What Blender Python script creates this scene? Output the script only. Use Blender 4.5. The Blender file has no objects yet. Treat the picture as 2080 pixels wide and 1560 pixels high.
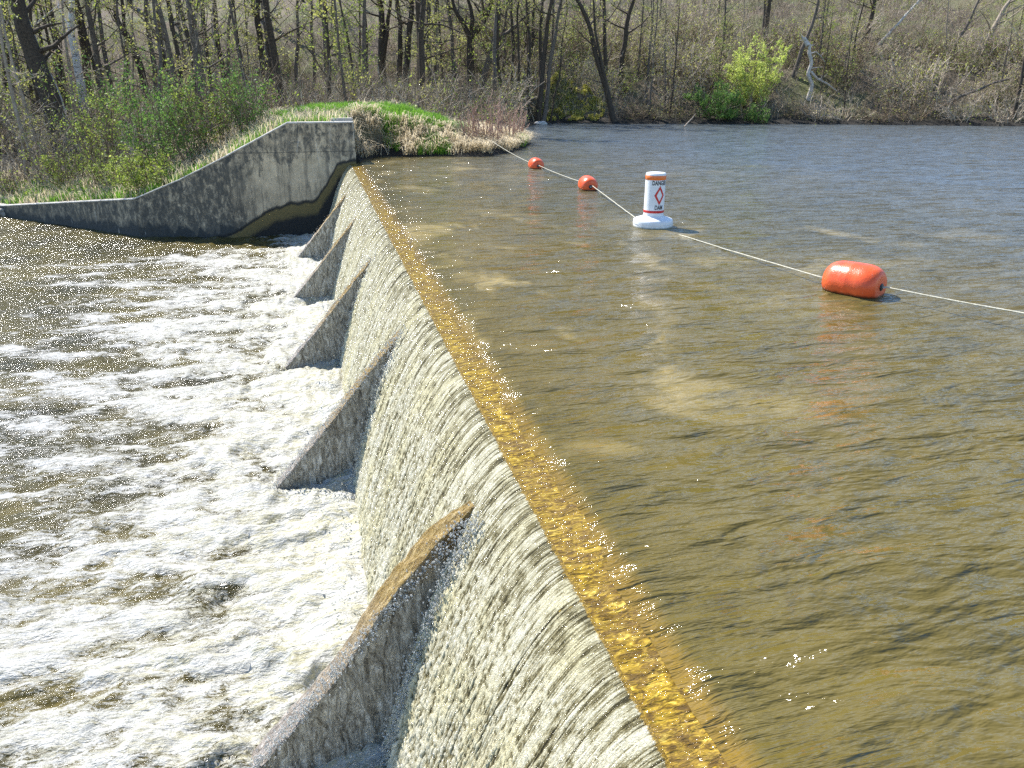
import bpy, math, random
import numpy as np
from math import sin, cos, atan, radians, degrees, pi
from mathutils import Vector, Matrix

# ------------------------------------------------------------------ camera, sky, sun, exposure
S = bpy.context.scene
F_PX, PITCH, YAW = 1560.0, atan(610/1560.0), radians(13.85)
CAM = np.array([-1.13, 0.0, 2.4])
FH = np.array([sin(YAW), cos(YAW), 0]); RT = np.array([cos(YAW), -sin(YAW), 0])
FW = FH*cos(PITCH) + np.array([0, 0, -sin(PITCH)]); UP = FH*sin(PITCH) + np.array([0, 0, cos(PITCH)])
cd = bpy.data.cameras.new('camera'); cam = bpy.data.objects.new('camera', cd); S.collection.objects.link(cam)
cd.sensor_width = 36; cd.lens = 36*F_PX/2080; cd.clip_start = .05; cd.clip_end = 600
cam.location = CAM; cam.rotation_euler = (pi/2-PITCH, 0, -YAW)
S.camera = cam
SUN_AZ, SUN_EL = radians(-30), radians(50)      # azimuth from +Y towards +X
W = bpy.data.worlds.new('World'); S.world = W; W.use_nodes = True
nt = W.node_tree; bg = nt.nodes['Background']; sky = nt.nodes.new('ShaderNodeTexSky')
sky.sky_type = 'NISHITA'; sky.sun_disc = False; sky.sun_elevation = SUN_EL; sky.dust_density = 0; sky.air_density = 1.0; sky.ozone_density = 5; sky.sun_rotation = SUN_AZ
nt.links.new(sky.outputs[0], bg.inputs[0]); bg.inputs[1].default_value = .135
sl = bpy.data.lights.new('sun', 'SUN'); sl.energy = 5.0; sl.angle = radians(.55); sl.color = (1, .965, .92)
so = bpy.data.objects.new('sun', sl); S.collection.objects.link(so)
sd = Vector((sin(SUN_AZ)*cos(SUN_EL), cos(SUN_AZ)*cos(SUN_EL), sin(SUN_EL)))
so.rotation_euler = sd.to_track_quat('Z', 'Y').to_euler(); so.location = sd*60
S.view_settings.view_transform = 'Standard'; S.view_settings.look = 'None'
S.view_settings.exposure = 1.02; S.view_settings.gamma = 1
S.render.engine = 'CYCLES'
S.cycles.max_bounces = 6; S.cycles.diffuse_bounces = 2; S.cycles.glossy_bounces = 3
S.cycles.transparent_max_bounces = 6; S.cycles.use_denoising = False
S.cycles.sample_clamp_indirect = 4; S.cycles.sample_clamp_direct = 50

LOW = -2.3                       # level of the lower pool (the upper pond is z = 0)
rng = np.random.default_rng(7); R = random.Random(5)

# ------------------------------------------------------------------ small helpers
def ray(px, py): return FW + RT*(px-1040)/F_PX - UP*(py-780)/F_PX
def onz(px, py, z): d = ray(px, py); return CAM + d*(z-CAM[2])/d[2]
def ony(px, py, y): d = ray(px, py); return CAM + d*(y-CAM[1])/d[1]
def atdepth(px, py, p):          # the point seen at a pixel in the upright plane through p, square to the view
    d = ray(px, py); return CAM + d*(((np.array(p)-CAM)@FH)/(d@FH))
def sm(t): t = np.clip(t, 0, 1); return t*t*(3-2*t)
_perm = np.random.default_rng(3).permutation(4096); _perm = np.concatenate([_perm, _perm])
_ang = np.random.default_rng(4).random(4096)*2*pi; _gx, _gy = np.cos(_ang), np.sin(_ang)
def pn(x, y, s=0):               # 2-D gradient noise, about -0.7..0.7
    x = np.asarray(x, float)+s*17.3; y = np.asarray(y, float)+s*7.7
    xi = np.floor(x).astype(int); yi = np.floor(y).astype(int); xf = x-xi; yf = y-yi
    u = xf*xf*xf*(xf*(xf*6-15)+10); v = yf*yf*yf*(yf*(yf*6-15)+10)
    def g(i, j):
        h = _perm[(_perm[(xi+i) & 4095]+yi+j) & 4095]; return _gx[h]*(xf-i)+_gy[h]*(yf-j)
    a = g(0, 0); b = g(1, 0); c = g(0, 1); d = g(1, 1)
    return (a+(b-a)*u)*(1-v)+(c+(d-c)*u)*v
def fbm(x, y, o=4, s=0, l=2.03, g=.5):
    r = 0; a = 1
    for k in range(o): r = r+a*pn(x, y, s+k*3); x = x*l; y = y*l; a *= g
    return r
def mk(name, V, Fc, mat=None, parent=None, smooth=False, attr=None):
    V = np.asarray(V, np.float32).reshape(-1, 3); Fc = np.asarray(Fc, np.int32); n = Fc.shape[1]
    me = bpy.data.meshes.new(name); me.vertices.add(len(V)); me.vertices.foreach_set('co', V.ravel())
    me.loops.add(Fc.size); me.loops.foreach_set('vertex_index', Fc.ravel())
    me.polygons.add(len(Fc)); me.polygons.foreach_set('loop_start', np.arange(0, Fc.size, n, dtype=np.int32))
    try: me.polygons.foreach_set('loop_total', np.full(len(Fc), n, np.int32))
    except Exception: pass
    me.update(calc_edges=True)
    if smooth: me.polygons.foreach_set('use_smooth', np.ones(len(Fc), bool))
    for k, v in (attr or {}).items():
        a = me.attributes.new(k, 'FLOAT', 'POINT'); a.data.foreach_set('value', np.asarray(v, np.float32).ravel())
    if mat: me.materials.append(mat)
    o = bpy.data.objects.new(name, me); S.collection.objects.link(o)
    if parent is not None: o.parent = parent
    return o
def gridfaces(ny, nx, flip=False):
    i = np.arange(ny-1)[:, None]*nx+np.arange(nx-1)[None]; i = i.ravel()
    f = np.stack([i, i+1, i+nx+1, i+nx], 1); return f[:, ::-1] if flip else f
def tag(o, label=None, cat=None, group=None, kind=None):
    if label: o['label'] = label
    if cat: o['category'] = cat
    if group: o['group'] = group
    if kind: o['kind'] = kind
    return o
def empty(name, loc, label, cat, group=None):
    o = bpy.data.objects.new(name, None); o.location = loc; o.empty_display_size = .2; S.collection.objects.link(o)
    return tag(o, label, cat, group)
def graded(a, b, c, d0, g):      # coordinates from a to b, spacing d0 at c growing by g per metre away from it
    out = [c]; x = c
    while x < b: x += d0+g*abs(x-c); out.append(min(x, b))
    x = c
    while x > a: x -= d0+g*abs(x-c); out.insert(0, max(x, a))
    return np.unique(np.array(out))

# ------------------------------------------------------------------ node material helper
class M:
    def __init__(s, name, rough=.7, ior=1.45, spec=None):
        s.m = bpy.data.materials.new(name); s.m.use_nodes = True; s.t = s.m.node_tree
        s.p = s.t.nodes['Principled BSDF']; s.p.inputs['Roughness'].default_value = rough; s.p.inputs['IOR'].default_value = ior
        if spec is not None: s.p.inputs['Specular IOR Level'].default_value = spec
        s.co = None; s.h = None
    def n(s, t, **k):
        x = s.t.nodes.new('ShaderNode'+t)
        for a, v in k.items(): setattr(x, a, v)
        return x
    def L(s, a, b): s.t.links.new(a, b)
    def pos(s, scale=(1, 1, 1), rot=(0, 0, 0), obj=False):
        if obj: c = s.n('TexCoord').outputs['Object']
        else: c = s.n('NewGeometry').outputs['Position']
        m = s.n('Mapping'); m.inputs['Scale'].default_value = scale; m.inputs['Rotation'].default_value = rot; s.L(c, m.inputs[0]); return m.outputs[0]
    def noise(s, scale, detail=4, rough=.5, vec=None, dist=0, kind=None):
        x = s.n('TexNoise'); x.inputs['Scale'].default_value = scale; x.inputs['Detail'].default_value = detail
        x.inputs['Roughness'].default_value = rough; x.inputs['Distortion'].default_value = dist
        s.L(vec if vec is not None else s.pos(), x.inputs['Vector']); return x.outputs['Fac']
    def vor(s, scale, vec=None, feature='F1'):
        x = s.n('TexVoronoi', feature=feature); x.inputs['Scale'].default_value = scale
        s.L(vec if vec is not None else s.pos(), x.inputs['Vector']); return x.outputs['Distance']
    def ramp(s, fac, stops, interp='LINEAR'):
        x = s.n('ValToRGB'); e = x.color_ramp.elements; x.color_ramp.interpolation = interp
        while len(e) < len(stops): e.new(.5)
        for k, (p, c) in enumerate(stops):
            e[k].position = p; e[k].color = (c, c, c, 1) if isinstance(c, (int, float)) else (*c, 1)
        s.L(fac, x.inputs[0]); return x.outputs[0]
    def mix(s, f, a, b, mode='MIX'):
        x = s.n('Mix', data_type='RGBA', blend_type=mode)
        for k, v in ((0, f), (6, a), (7, b)):
            if hasattr(v, 'is_linked') or isinstance(v, bpy.types.NodeSocket): s.L(v, x.inputs[k])
            elif k == 0: x.inputs[0].default_value = v
            else: x.inputs[k].default_value = (*v, 1) if len(v) == 3 else v
        return x.outputs[2]
    def math(s, op, a, b=0.0, c=None, clamp=False):
        x = s.n('Math', operation=op, use_clamp=clamp)
        for k, v in enumerate((a, b) if c is None else (a, b, c)):
            if isinstance(v, (int, float)): x.inputs[k].default_value = v
            else: s.L(v, x.inputs[k])
        return x.outputs[0]
    def attr(s, n): x = s.n('Attribute', attribute_name=n); return x.outputs['Fac']
    def base(s, c):
        if isinstance(c, tuple): s.p.inputs['Base Color'].default_value = (*c, 1)
        else: s.L(c, s.p.inputs['Base Color'])
        return s
    def bump(s, h, dist=.01, strength=1):
        b = s.n('Bump'); b.inputs['Distance'].default_value = dist; b.inputs['Strength'].default_value = strength
        s.L(h, b.inputs['Height'])
        if s.h is not None: s.L(s.h, b.inputs['Normal'])
        s.h = b.outputs[0]; s.L(s.h, s.p.inputs['Normal']); return s
    def slopes(s, layers):       # a field of surface slopes, summed from colour noise: (scale, amount, stretch, turn)
        prev = s.h if s.h is not None else s.n('NewGeometry').outputs['Normal']
        for sc, am, stx, ro in layers:
            x = s.n('TexNoise'); x.inputs['Scale'].default_value = sc; x.inputs['Detail'].default_value = 2; x.inputs['Roughness'].default_value = .55; x.inputs['Distortion'].default_value = .4
            s.L(s.pos(stx, (0, 0, ro)), x.inputs['Vector'])
            a = s.n('VectorMath', operation='SUBTRACT'); s.L(x.outputs['Color'], a.inputs[0]); a.inputs[1].default_value = (.5, .5, .5)
            b = s.n('VectorMath', operation='MULTIPLY'); s.L(a.outputs[0], b.inputs[0]); b.inputs[1].default_value = (am, am, 0)
            c = s.n('VectorMath', operation='ADD'); s.L(prev, c.inputs[0]); s.L(b.outputs[0], c.inputs[1]); prev = c.outputs[0]
        d = s.n('VectorMath', operation='NORMALIZE'); s.L(prev, d.inputs[0]); s.h = d.outputs[0]; s.L(s.h, s.p.inputs['Normal']); return s
    def xyz(s): x = s.n('SeparateXYZ'); s.L(s.n('NewGeometry').outputs['Position'], x.inputs[0]); return x.outputs

def simple(name, c1, c2, scale, rough=.8, b=0, bs=30, spec=None, obj=False):
    m = M(name, rough, spec=spec); v = m.pos(obj=obj)
    m.base(m.ramp(m.noise(scale, 5, .6, v), [(.3, c1), (.7, c2)]))
    if b: m.bump(m.noise(bs, 4, .6, v), b)
    return m.m

# ground: leaf litter, soil, moss
m = M('ground_litter', .95)
n1 = m.noise(.35, 5, .6); n2 = m.noise(9, 6, .75)
col = m.ramp(n2, [(.25, (.022, .017, .01)), (.42, (.08, .06, .036)), (.58, (.2, .155, .1)), (.8, (.42, .34, .25))])
grn = m.ramp(n2, [(.3, (.06, .08, .02)), (.7, (.17, .19, .06))])
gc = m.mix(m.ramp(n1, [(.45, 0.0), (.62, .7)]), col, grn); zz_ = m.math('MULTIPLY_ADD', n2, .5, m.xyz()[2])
m.base(m.mix(m.ramp(zz_, [(.5, 1.0), (.95, 0.0)]), gc, (.022, .018, .012))); m.bump(n2, .12)  # bank shadow at the waterline painted in dark, along with wet mud
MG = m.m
BARK_DARK = simple('bark_dark', (.02, .015, .011), (.1, .075, .05), 14, .9, .02, 30, obj=True)
BARK_GREY = simple('bark_grey', (.045, .036, .028), (.19, .155, .12), 12, .9, .015, 30, obj=True)
BARK_TAN = simple('bark_tan', (.16, .125, .09), (.42, .35, .27), 12, .9, obj=True)
BARK_DEAD = simple('bark_bleached', (.3, .27, .23), (.62, .58, .52), 9, .9, .01, 30, obj=True)
m = M('bark_birch', .75); v = m.pos((1, 1, 5), obj=True)
m.base(m.mix(m.ramp(m.noise(2.2, 4, .7, v), [(.36, 1.0), (.44, 0.0)]), (.66, .64, .6), (.05, .04, .035))); BIRCH = m.m
TWIG = simple('twig', (.08, .055, .03), (.3, .22, .135), 3, .85)
TWIG_PALE = simple('twig_pale', (.2, .155, .1), (.6, .51, .39), 3, .85)
TWIG_RED = simple('twig_red', (.26, .13, .09), (.52, .36, .26), 3, .8)
def leafmat(name, a, b):
    m = M(name, .6); v = m.pos()
    c = m.ramp(m.noise(4, 4, .7, v), [(.3, a), (.7, b)]); m.base(c)
    tr = m.n('BsdfTranslucent'); m.L(c, tr.inputs[0]); mx = m.n('MixShader'); mx.inputs[0].default_value = .45
    m.L(m.p.outputs[0], mx.inputs[1]); m.L(tr.outputs[0], mx.inputs[2]); m.L(mx.outputs[0], m.t.nodes['Material Output'].inputs[0]); return m.m
LEAF = leafmat('leaf_spring', (.17, .23, .03), (.4, .48, .09))
LEAF_GREEN = leafmat('leaf_green', (.07, .15, .025), (.2, .34, .07))
LEAF_BRIGHT = leafmat('leaf_bright', (.42, .5, .08), (.66, .72, .2))
LEAF_MOSS = leafmat('leaf_moss', (.25, .24, .04), (.62, .57, .14))
LEAF_BUD = leafmat('leaf_bud', (.26, .27, .05), (.55, .55, .16))
GRASS = leafmat('grass_green', (.09, .22, .02), (.28, .5, .06))
GRASS_DRY = leafmat('grass_dry', (.42, .34, .2), (.85, .74, .52))

# ------------------------------------------------------------------ terrain
WALL = [(-60, 78), (-24, 44), (-16, 36.4), (-12.8, 33.2), (-6.95, 27.5), (-3.9, 26.55), (200, 26.55)]
WTOP = [(-60, -1.2), (-16, -1.95), (-12.8, -1.9), (-6.95, -1.08), (-5.4, -.46), (-3.9, .25), (-1.9, 1.24), (200, 1.22)]
SHORE = np.array([(.25, 26.9), (.9, 28.3), (1.57, 28.5), (2.4, 28.15), (3.26, 28.05), (4.1, 27.75), (5.0, 27.8), (6.1, 29.2), (7.17, 31.2), (8.1, 33.8),
    (8.2, 37), (7.9, 41), (9, 44), (10.4, 44.5), (12.6, 49.2), (14.7, 50.7), (17, 49.0), (19.2, 48.3), (25, 46.8), (31, 44.9), (40.4, 40), (60, 31), (120, 15), (120, -60), (.1, -60)])
def wl(x): return np.interp(x, [p[0] for p in WALL], [p[1] for p in WALL])
def wt(x): return np.interp(x, [p[0] for p in WTOP], [p[1] for p in WTOP])
def shore_d(x, y):               # > 0 on land
    x = np.asarray(x, float); y = np.asarray(y, float); d = np.full(np.broadcast(x, y).shape, 1e9); ins = np.zeros(d.shape, bool)
    n = len(SHORE)
    for i in range(n):
        a = SHORE[i]; b = SHORE[(i+1) % n]; ab = b-a
        if i < n-2:
            t = np.clip(((x-a[0])*ab[0]+(y-a[1])*ab[1])/(ab@ab), 0, 1); d = np.minimum(d, np.hypot(x-a[0]-t*ab[0], y-a[1]-t*ab[1]))
        c = ((a[1] > y) != (b[1] > y)) & (x < (b[0]-a[0])*(y-a[1])/(b[1]-a[1]+1e-12)+a[0]); ins ^= c
    return np.where(ins, -d, d)
def land(x, y):
    x = np.asarray(x, float); y = np.asarray(y, float)
    d = shore_d(x, y)+.25*pn(x*1.3, y*1.3, 5)
    z0 = np.interp(x, [-40, -16, -12, -7, -2.5, 0, 2.2, 4, 6.5, 9, 12, 100], [-1.6, -1.5, -1.1, -.5, 1.22, 1.36, 1.38, .72, .3, .35, .6, .6])
    fl = np.interp(x, [-40, -12, 0, 10, 100], [-1.0, -.6, .6, .5, .6])
    L = z0+(fl-z0)*sm((y-33)/8)
    v = y-wl(x); L = np.where(x < .3, wt(x)-.05+(L-wt(x)+.05)*sm(v/5), L)
    yf = np.interp(x, [-60, -10, 4, 11, 15, 20, 31, 41, 60, 120], [66, 60, 60, 54, 53, 50.5, 47, 42.5, 34, 18])
    q = y-yf; hill = .52*np.where(q > 0, q, 0)*sm((q+1)/5); cap = np.interp(x, [5, 20, 32], [21, 15, 13.5]); hill = cap*(1-np.exp(-hill/cap))
    L = L+hill*(1+.25*fbm(x*.07, y*.07, 3, 9))+2.3*(1+.9*fbm(x*.6, y*.6, 3, 44))*np.exp(-(((x-15.5)/2.3)**2+((y-52.6)/1.9)**2))
    L = L+.16*fbm(x*.5, y*.5, 4, 2)+.16*fbm(x*1.6, y*1.6, 3, 6)*(x > 0)+sm(q/6)*.5*fbm(x*.3, y*.3, 3, 21)
    wdt = np.where(x < 1.2, 1.0, 2.2)
    f = sm(d/wdt); h = np.where(d > 0, .1*sm(d/.3)+(L-.1)*f, np.maximum(-1.5, d*.6))
    back = x < .1
    h = np.where(back, np.where((d > -.5), np.where(L > 0, np.maximum(L*np.where(d > 0, f, 0), -.2)+0, L), L), h)
    h = np.where(back & (v > 0), L*1.0, h)
    return h
def ground(x, y):
    x = np.asarray(x, float); y = np.asarray(y, float)
    z = np.where((x < .1) & (y < wl(x)+.15), -3.3, land(x, y))
    return np.where((x >= .1) & (x < .6) & (y < 26.7), -1.6, z)
xs = np.unique(np.concatenate([graded(-70, 120, 3, .16, .012), [.09, .11]]))
vs = np.unique(np.concatenate([graded(-90, 110, 2, .14, .014), [.14, .16]]))
X = np.repeat(xs[None], len(vs), 0); Y = wl(X)+vs[:, None]
Z = ground(X, Y)
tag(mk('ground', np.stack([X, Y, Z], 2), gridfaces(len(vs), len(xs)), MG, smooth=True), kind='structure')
def hit(px, py):                 # where the ray of a pixel meets the ground
    d = ray(px, py); t = 24.0
    while t < 160:
        p = CAM+d*t
        if p[2] < ground(p[0], p[1]): return p
        t += .08
    return CAM+d*60
def gz(x, y): return float(ground(x, y))

# ------------------------------------------------------------------ upper pond
m = M('pond_water', .1, 1.45)
tan_ = m.noise(.75, 3, .55, m.pos((1, .8, 1)), .6); deep = m.noise(.12, 3, .5)
xy = m.xyz()
col = m.mix(m.ramp(deep, [(.35, 0.0), (.65, 1.0)]), (.094, .074, .017), (.142, .104, .024))
col = m.mix(m.math('MULTIPLY', m.ramp(tan_, [(.54, 0.0), (.68, 1.0)]), m.ramp(m.noise(.1, 2, .5, m.pos((1, 1, 1), (0, 0, 1))), [(.4, 0.0), (.6, .8)])), col, (.4, .3, .11))
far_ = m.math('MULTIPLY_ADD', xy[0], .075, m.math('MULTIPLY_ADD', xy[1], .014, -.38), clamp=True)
col = m.mix(far_, col, (.1, .114, .116))  # blue-grey sky reflection painted into the base colour, stronger away from the dam
ed = m.math('MULTIPLY_ADD', m.noise(14, 4, .7, m.pos((.4, 1.2, 1))), .12, m.math('SUBTRACT', .315, xy[0]))
col = m.mix(m.ramp(ed, [(.03, 0.0), (.12, .85)]), col, (.2, .125, .02))
m.base(col)
n_a = m.noise(2.6, 3, .55, m.pos((.55, 1.5, 1), (0, 0, radians(8))), .5)
n_b = m.noise(8.5, 3, .6, m.pos((.6, 1.5, 1), (0, 0, radians(-14))), .2)
n_c = m.noise(26, 2, .6, m.pos((.7, 1.3, 1), (0, 0, radians(20))), .4)
n_f = m.noise(15, 3, .6, m.pos((.25, 1.6, 1)), .3)       # streaks drawn out towards the crest
near = m.ramp(xy[0], [(0.0, 1.0), (1.0, 0.0)])
near = m.math('SUBTRACT', 1.0, m.math('MULTIPLY', xy[0], .8), clamp=True)
h = m.math('ADD', m.math('MULTIPLY', n_a, 1.0), m.math('MULTIPLY', n_b, .24))
h = m.math('ADD', h, m.math('MULTIPLY', n_c, .035))
h = m.math('ADD', h, m.math('MULTIPLY', m.math('MULTIPLY', n_f, near), .45))
m.bump(h, .12); m.slopes([(1.6, 1.0, (.6, 1.5, 1), .15), (5, 1.05, (.5, 1.7, 1), -.2)]); POND = m.m
xs = np.concatenate([[.2, .215, .23, .245, .26, .275, .29, .31, .33, .36], graded(.39, 120, .39, .022, .012)]); ys = graded(-30, 58, 2.5, .02, .0085)
X, Y = np.meshgrid(xs, ys); zz = .014*fbm(X*.8+.2*Y, Y*1.9, 3, 31)+.005*pn(X*2+.5*Y, Y*6, 8)
dist = np.clip((X-.27)/1.2, 0, 1); zz = zz*(.25+.75*dist)-.003*(1-dist)**3+.0015*pn(X*3, Y*14, 4)*(1-dist)**2-.032*sm((.37-X)/.17)
X = X+.03*fbm(Y*1.7, Y*0, 4, 4)*np.clip(1-(X-.2)*2, 0, 1)
tag(mk('pond_water', np.stack([X, Y, zz], 2), gridfaces(len(ys), len(xs)), POND, smooth=True), kind='structure')

# ------------------------------------------------------------------ dam: crest, spillway face, buttresses
dam = empty('dam', (0, 12, LOW), 'low concrete overflow dam with golden brown crest and five sloping buttresses', 'dam')
def rel(V, e): return np.asarray(V, float)-np.array(e.location)
# golden algae crest under a thin sheet of water
m = M('crest_algae', .1, 1.33)
v = m.pos((.8, 1, 1)); n = m.noise(24, 6, .7, m.pos((.5, 1.1, 1)), 1.0); n2 = m.noise(5, 5, .7, m.pos((.45, 1, 1))); vv = m.vor(60, m.pos((.6, 1.2, 1)))
col = m.ramp(n, [(.3, (.035, .02, .003)), (.45, (.15, .088, .008)), (.57, (.4, .26, .022)), (.71, (.85, .66, .14))])
m.base(m.mix(m.ramp(n2, [(.38, 0.0), (.6, .85)]), col, m.mix(.6, col, (.15, .095, .04))))
m.bump(m.noise(30, 3, .6, m.pos((.35, 1.3, 1)), .8), .022); m.bump(m.noise(12, 3, .6, m.pos((.5, 1.2, 1)), .8), .03); CREST = m.m
def fallz(x): return -2.3*(np.maximum(-x, 0)/1.05)**1.6-.05
ys = graded(-10, 26.55, 2.2, .012, .0035); ss = np.array([.44, .4, .36, .32, .3, .28, .25, .22, .18, .14, .1, .06, .03, 0, -.03, -.07, -.12])
X, Y = np.meshgrid(ss, ys)
wob = 0*Y
Zc = -.03-.022*sm((.3-X)/.3)+np.minimum(fallz(X-.0)+.05, 0)*1.0
Zc = Zc+.004*fbm(X*6, Y*9, 3, 12)
Zc[:, 0] = -.3; Zc[:, 1] = -.12
X2 = X.copy(); X2[:, 2:6] += wob[:, 2:6]
mk('crest', rel(np.stack([X2, Y, Zc], 2).reshape(-1, 3), dam), gridfaces(len(ys), len(ss), True), CREST, dam, True)
# concrete body behind the falling sheet
prof = [(.42, -.14), (.42, -3.3), (-1.02, -3.3)]+[(x, fallz(np.array(x))-.12) for x in (-1.0, -.85, -.7, -.55, -.4, -.25, -.12, 0)]
V = []; 
for y in (-10, 26.6): V += [(a, y, float(b)) for a, b in prof]
n = len(prof); V = np.array(V, float)
CON = M('concrete_wet', .35); v = CON.pos((1, 1, .35)); 
CON.base(CON.ramp(CON.noise(7, 5, .65, v), [(.3, (.06, .055, .042)), (.7, (.2, .185, .14))])); CON.bump(CON.noise(30, 4), .02); CONW = CON.m
mk('spillway_face', rel(V, dam), [(i, (i+1) % n, (i+1) % n+n, i+n) for i in range(n)], CONW, dam)

# buttresses ---------------------------------------------------------
m = M('buttress_concrete', .28, 1.4)
g = m.n('NewGeometry'); sx = m.n('SeparateXYZ'); m.L(g.outputs['Normal'], sx.inputs[0]); topf = m.ramp(sx.outputs[2], [(.25, 0.0), (.5, 1.0)])
P3 = m.xyz(); hgt = m.math('MULTIPLY_ADD', P3[2], 1/2.1, 1.08, clamp=True)      # 1 at the tip, 0 at the foot
drip = m.noise(13, 5, .75, m.pos((1.3, 1, .38)), 1.4); gr = m.noise(3, 5, .6); fine = m.noise(60, 3, .7)
side = m.ramp(drip, [(.34, (.1, .088, .066)), (.45, (.27, .245, .195)), (.55, (.48, .45, .37)), (.68, (.8, .78, .71))])
fleck = m.ramp(m.noise(42, 5, .8, m.pos((1, 1, .5)), 1.5), [(.56, 0.0), (.66, .8)])
side = m.mix(fleck, side, (.72, .71, .68))
side = m.mix(m.math('MULTIPLY', m.ramp(m.math('ADD', hgt, m.math('MULTIPLY', gr, .3)), [(.85, 0.0), (1.0, .85)]), 1.0), side, (.28, .16, .03))
tp = m.ramp(m.noise(22, 5, .75, m.pos((.5, 1.2, .5)), .7), [(.32, (.09, .052, .012)), (.5, (.3, .195, .05)), (.7, (.62, .48, .23))])
tpl = m.ramp(m.noise(22, 5, .75, m.pos((.5, 1.2, .5)), .7), [(.32, (.12, .105, .085)), (.5, (.34, .29, .24)), (.7, (.7, .64, .58))])
tpm = m.mix(m.ramp(m.math('ADD', hgt, m.math('MULTIPLY', gr, .5)), [(.4, 0.0), (.85, 1.0)]), tpl, tp)
m.base(m.mix(topf, side, tpm)); m.bump(drip, .05); m.bump(m.noise(55, 3, .7), .012); BUT = m.m
LB = ['nearest and largest buttress, with a golden brown sloping top, at the photo bottom',
      'second nearest concrete buttress, its tip golden under the falling water',
      'middle one of the five concrete buttresses on the dam face',
      'fourth concrete buttress from the viewer, overlapping the farthest one',
      'farthest concrete buttress, nearest the tall abutment wall']
BY = [4.6, 8.93, 13.39, 17.97, 22.37]
def buttress(y0, label, seed, lift):
    nl, hw = 90, .13
    pr = [(-hw, None)]                        # cross-section: side down, rounded top, side down
    top = []
    t = np.linspace(0, 1, nl)
    # ridge line from inside the sheet to below the pool, slightly hollow
    x = -.12-2.1*t; z = .0+1.13*x+lift*sm((x+1.4)/.6)*sm((-x-.12)/.5)-.03-.03*np.sin(pi*t)-.16*np.clip((-.28-x)/-.16, 0, 1)
    cross = []
    depths = np.concatenate([np.linspace(2.6, .03, 26), [0.008]])
    sec = [(-hw, d) for d in depths]+[(-hw+.02, 0)]+[(a, 0) for a in np.linspace(-hw+.05, hw-.05, 7)]+[(hw-.02, 0)]+[(hw, d) for d in depths[::-1]]
    sec = np.array(sec)
    V = np.zeros((nl, len(sec), 3))
    V[:, :, 0] = x[:, None]; V[:, :, 1] = y0+sec[None, :, 0]*(.4+.6*sm((-x-.16)/.5))[:, None]; V[:, :, 2] = z[:, None]-sec[None, :, 1]
    q = fbm(V[:, :, 0]*9+seed, V[:, :, 2]*4+V[:, :, 1]*9, 4, seed)*.034
    ont = (sec[:, 1] < .01)[None]
    V[:, :, 2] += np.where(ont, q, 0); V[:, :, 1] += np.where(ont, 0, q*np.sign(sec[None, :, 0]))
    V[:, :, 2] = np.maximum(V[:, :, 2], -3.2)
    f = gridfaces(nl, len(sec))
    o = mk('buttress', rel(V.reshape(-1, 3), dam), f, BUT, dam, True); o['label'] = label
for i, y in enumerate(BY): buttress(y, LB[i], i+1, [.16, .04, .02, .02, .02][i])

# ------------------------------------------------------------------ falling sheet of water
ys = np.concatenate([np.arange(-6, .8, .03), graded(.8, 26.5, 2.0, .0045, .0019)])
ns = 300; u = np.linspace(0, 1, ns)
tab = np.linspace(0, 1.16, 500); zt = fallz(-tab); arc = np.concatenate([[0], np.cumsum(np.hypot(np.diff(tab), np.diff(zt)))])
xx = np.interp((u**1.1)*arc[-1], arc, tab); zc = fallz(-xx); al = np.interp(xx, tab, arc)
tx, tz = np.gradient(-xx), np.gradient(zc); tl = np.hypot(tx, tz); nx_, nz_ = tz/tl*-1, tx/tl
nx_, nz_ = -np.abs(nx_), np.abs(nz_)
Yg, A = np.meshgrid(ys, al, indexing='ij'); T = A/arc[-1]
yw = Yg+.035*T*fbm(Yg*3, A*1.6, 3, 11)+.012*fbm(Yg*9, A*5, 2, 14)*T
st = fbm(yw*48, A*.6, 3, 41)+.7*pn(yw*120, A*1.6, 44)           # long strands
big = fbm(yw*6, A*.45, 3, 51)                                 # thicker and thinner bands
brk = fbm(Yg*34, A*26, 3, 61); chop = fbm(Yg*13, A*9, 3, 71)    # break-up into beads
rid = 1-np.abs(st)*2.2
near_b = np.zeros_like(Yg)
for y0 in BY:
    near_b += np.exp(-((Yg-(y0-.22-.12*T))/.13)**2)*sm((T-.12)/.2)
h = (.003+.011*sm(T*3))*rid+(.002+.018*sm((T-.05)*1.7))*(brk*.8+chop*.5)+.014*T*big+.03*near_b*(.5+chop)
V = np.stack([-xx[None]+nx_[None]*h, Yg, zc[None]+nz_[None]*h], 2)
foam = .3+.3*rid+.17*big+.36*brk*sm(T*4)+.2*chop-.1*np.exp(-T*14)+.16*near_b+.05*sm((T-.6)*3)
lip = 1.05*np.exp(-A/.028)+.3*fbm(Yg*40, A*3, 4, 93)+.15*pn(Yg*4, A, 5)
m = M('falling_water', .12, 1.33)
fo = m.attr('foam'); vfine = m.noise(70, 3, .7, m.pos((1, 1.6, .55)), 1.2)
f2 = m.math('MULTIPLY_ADD', vfine, .5, m.math('SUBTRACT', fo, .25))
xy = m.xyz(); yel = m.noise(2.4, 3, .5, m.pos((1, 1, .7)))
cr = m.mix(m.ramp(yel, [(.45, 0.0), (.65, 1.0)]), (.54, .5, .34), (.56, .49, .22))
col = m.ramp(f2, [(.2, (.05, .042, .018)), (.34, (.2, .17, .08)), (.46, (.42, .385, .25)), (.66, (.8, .77, .65))])
wc_ = m.mix(m.ramp(f2, [(.4, 0.0), (.55, .6)]), col, cr)
m.base(m.mix(m.ramp(m.attr('lip'), [(.42, 0.0), (.62, .95)]), wc_, m.ramp(vfine, [(.35, (.07, .04, .006)), (.6, (.4, .25, .035))]))); m.bump(vfine, .016)
WF = m.m
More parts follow.
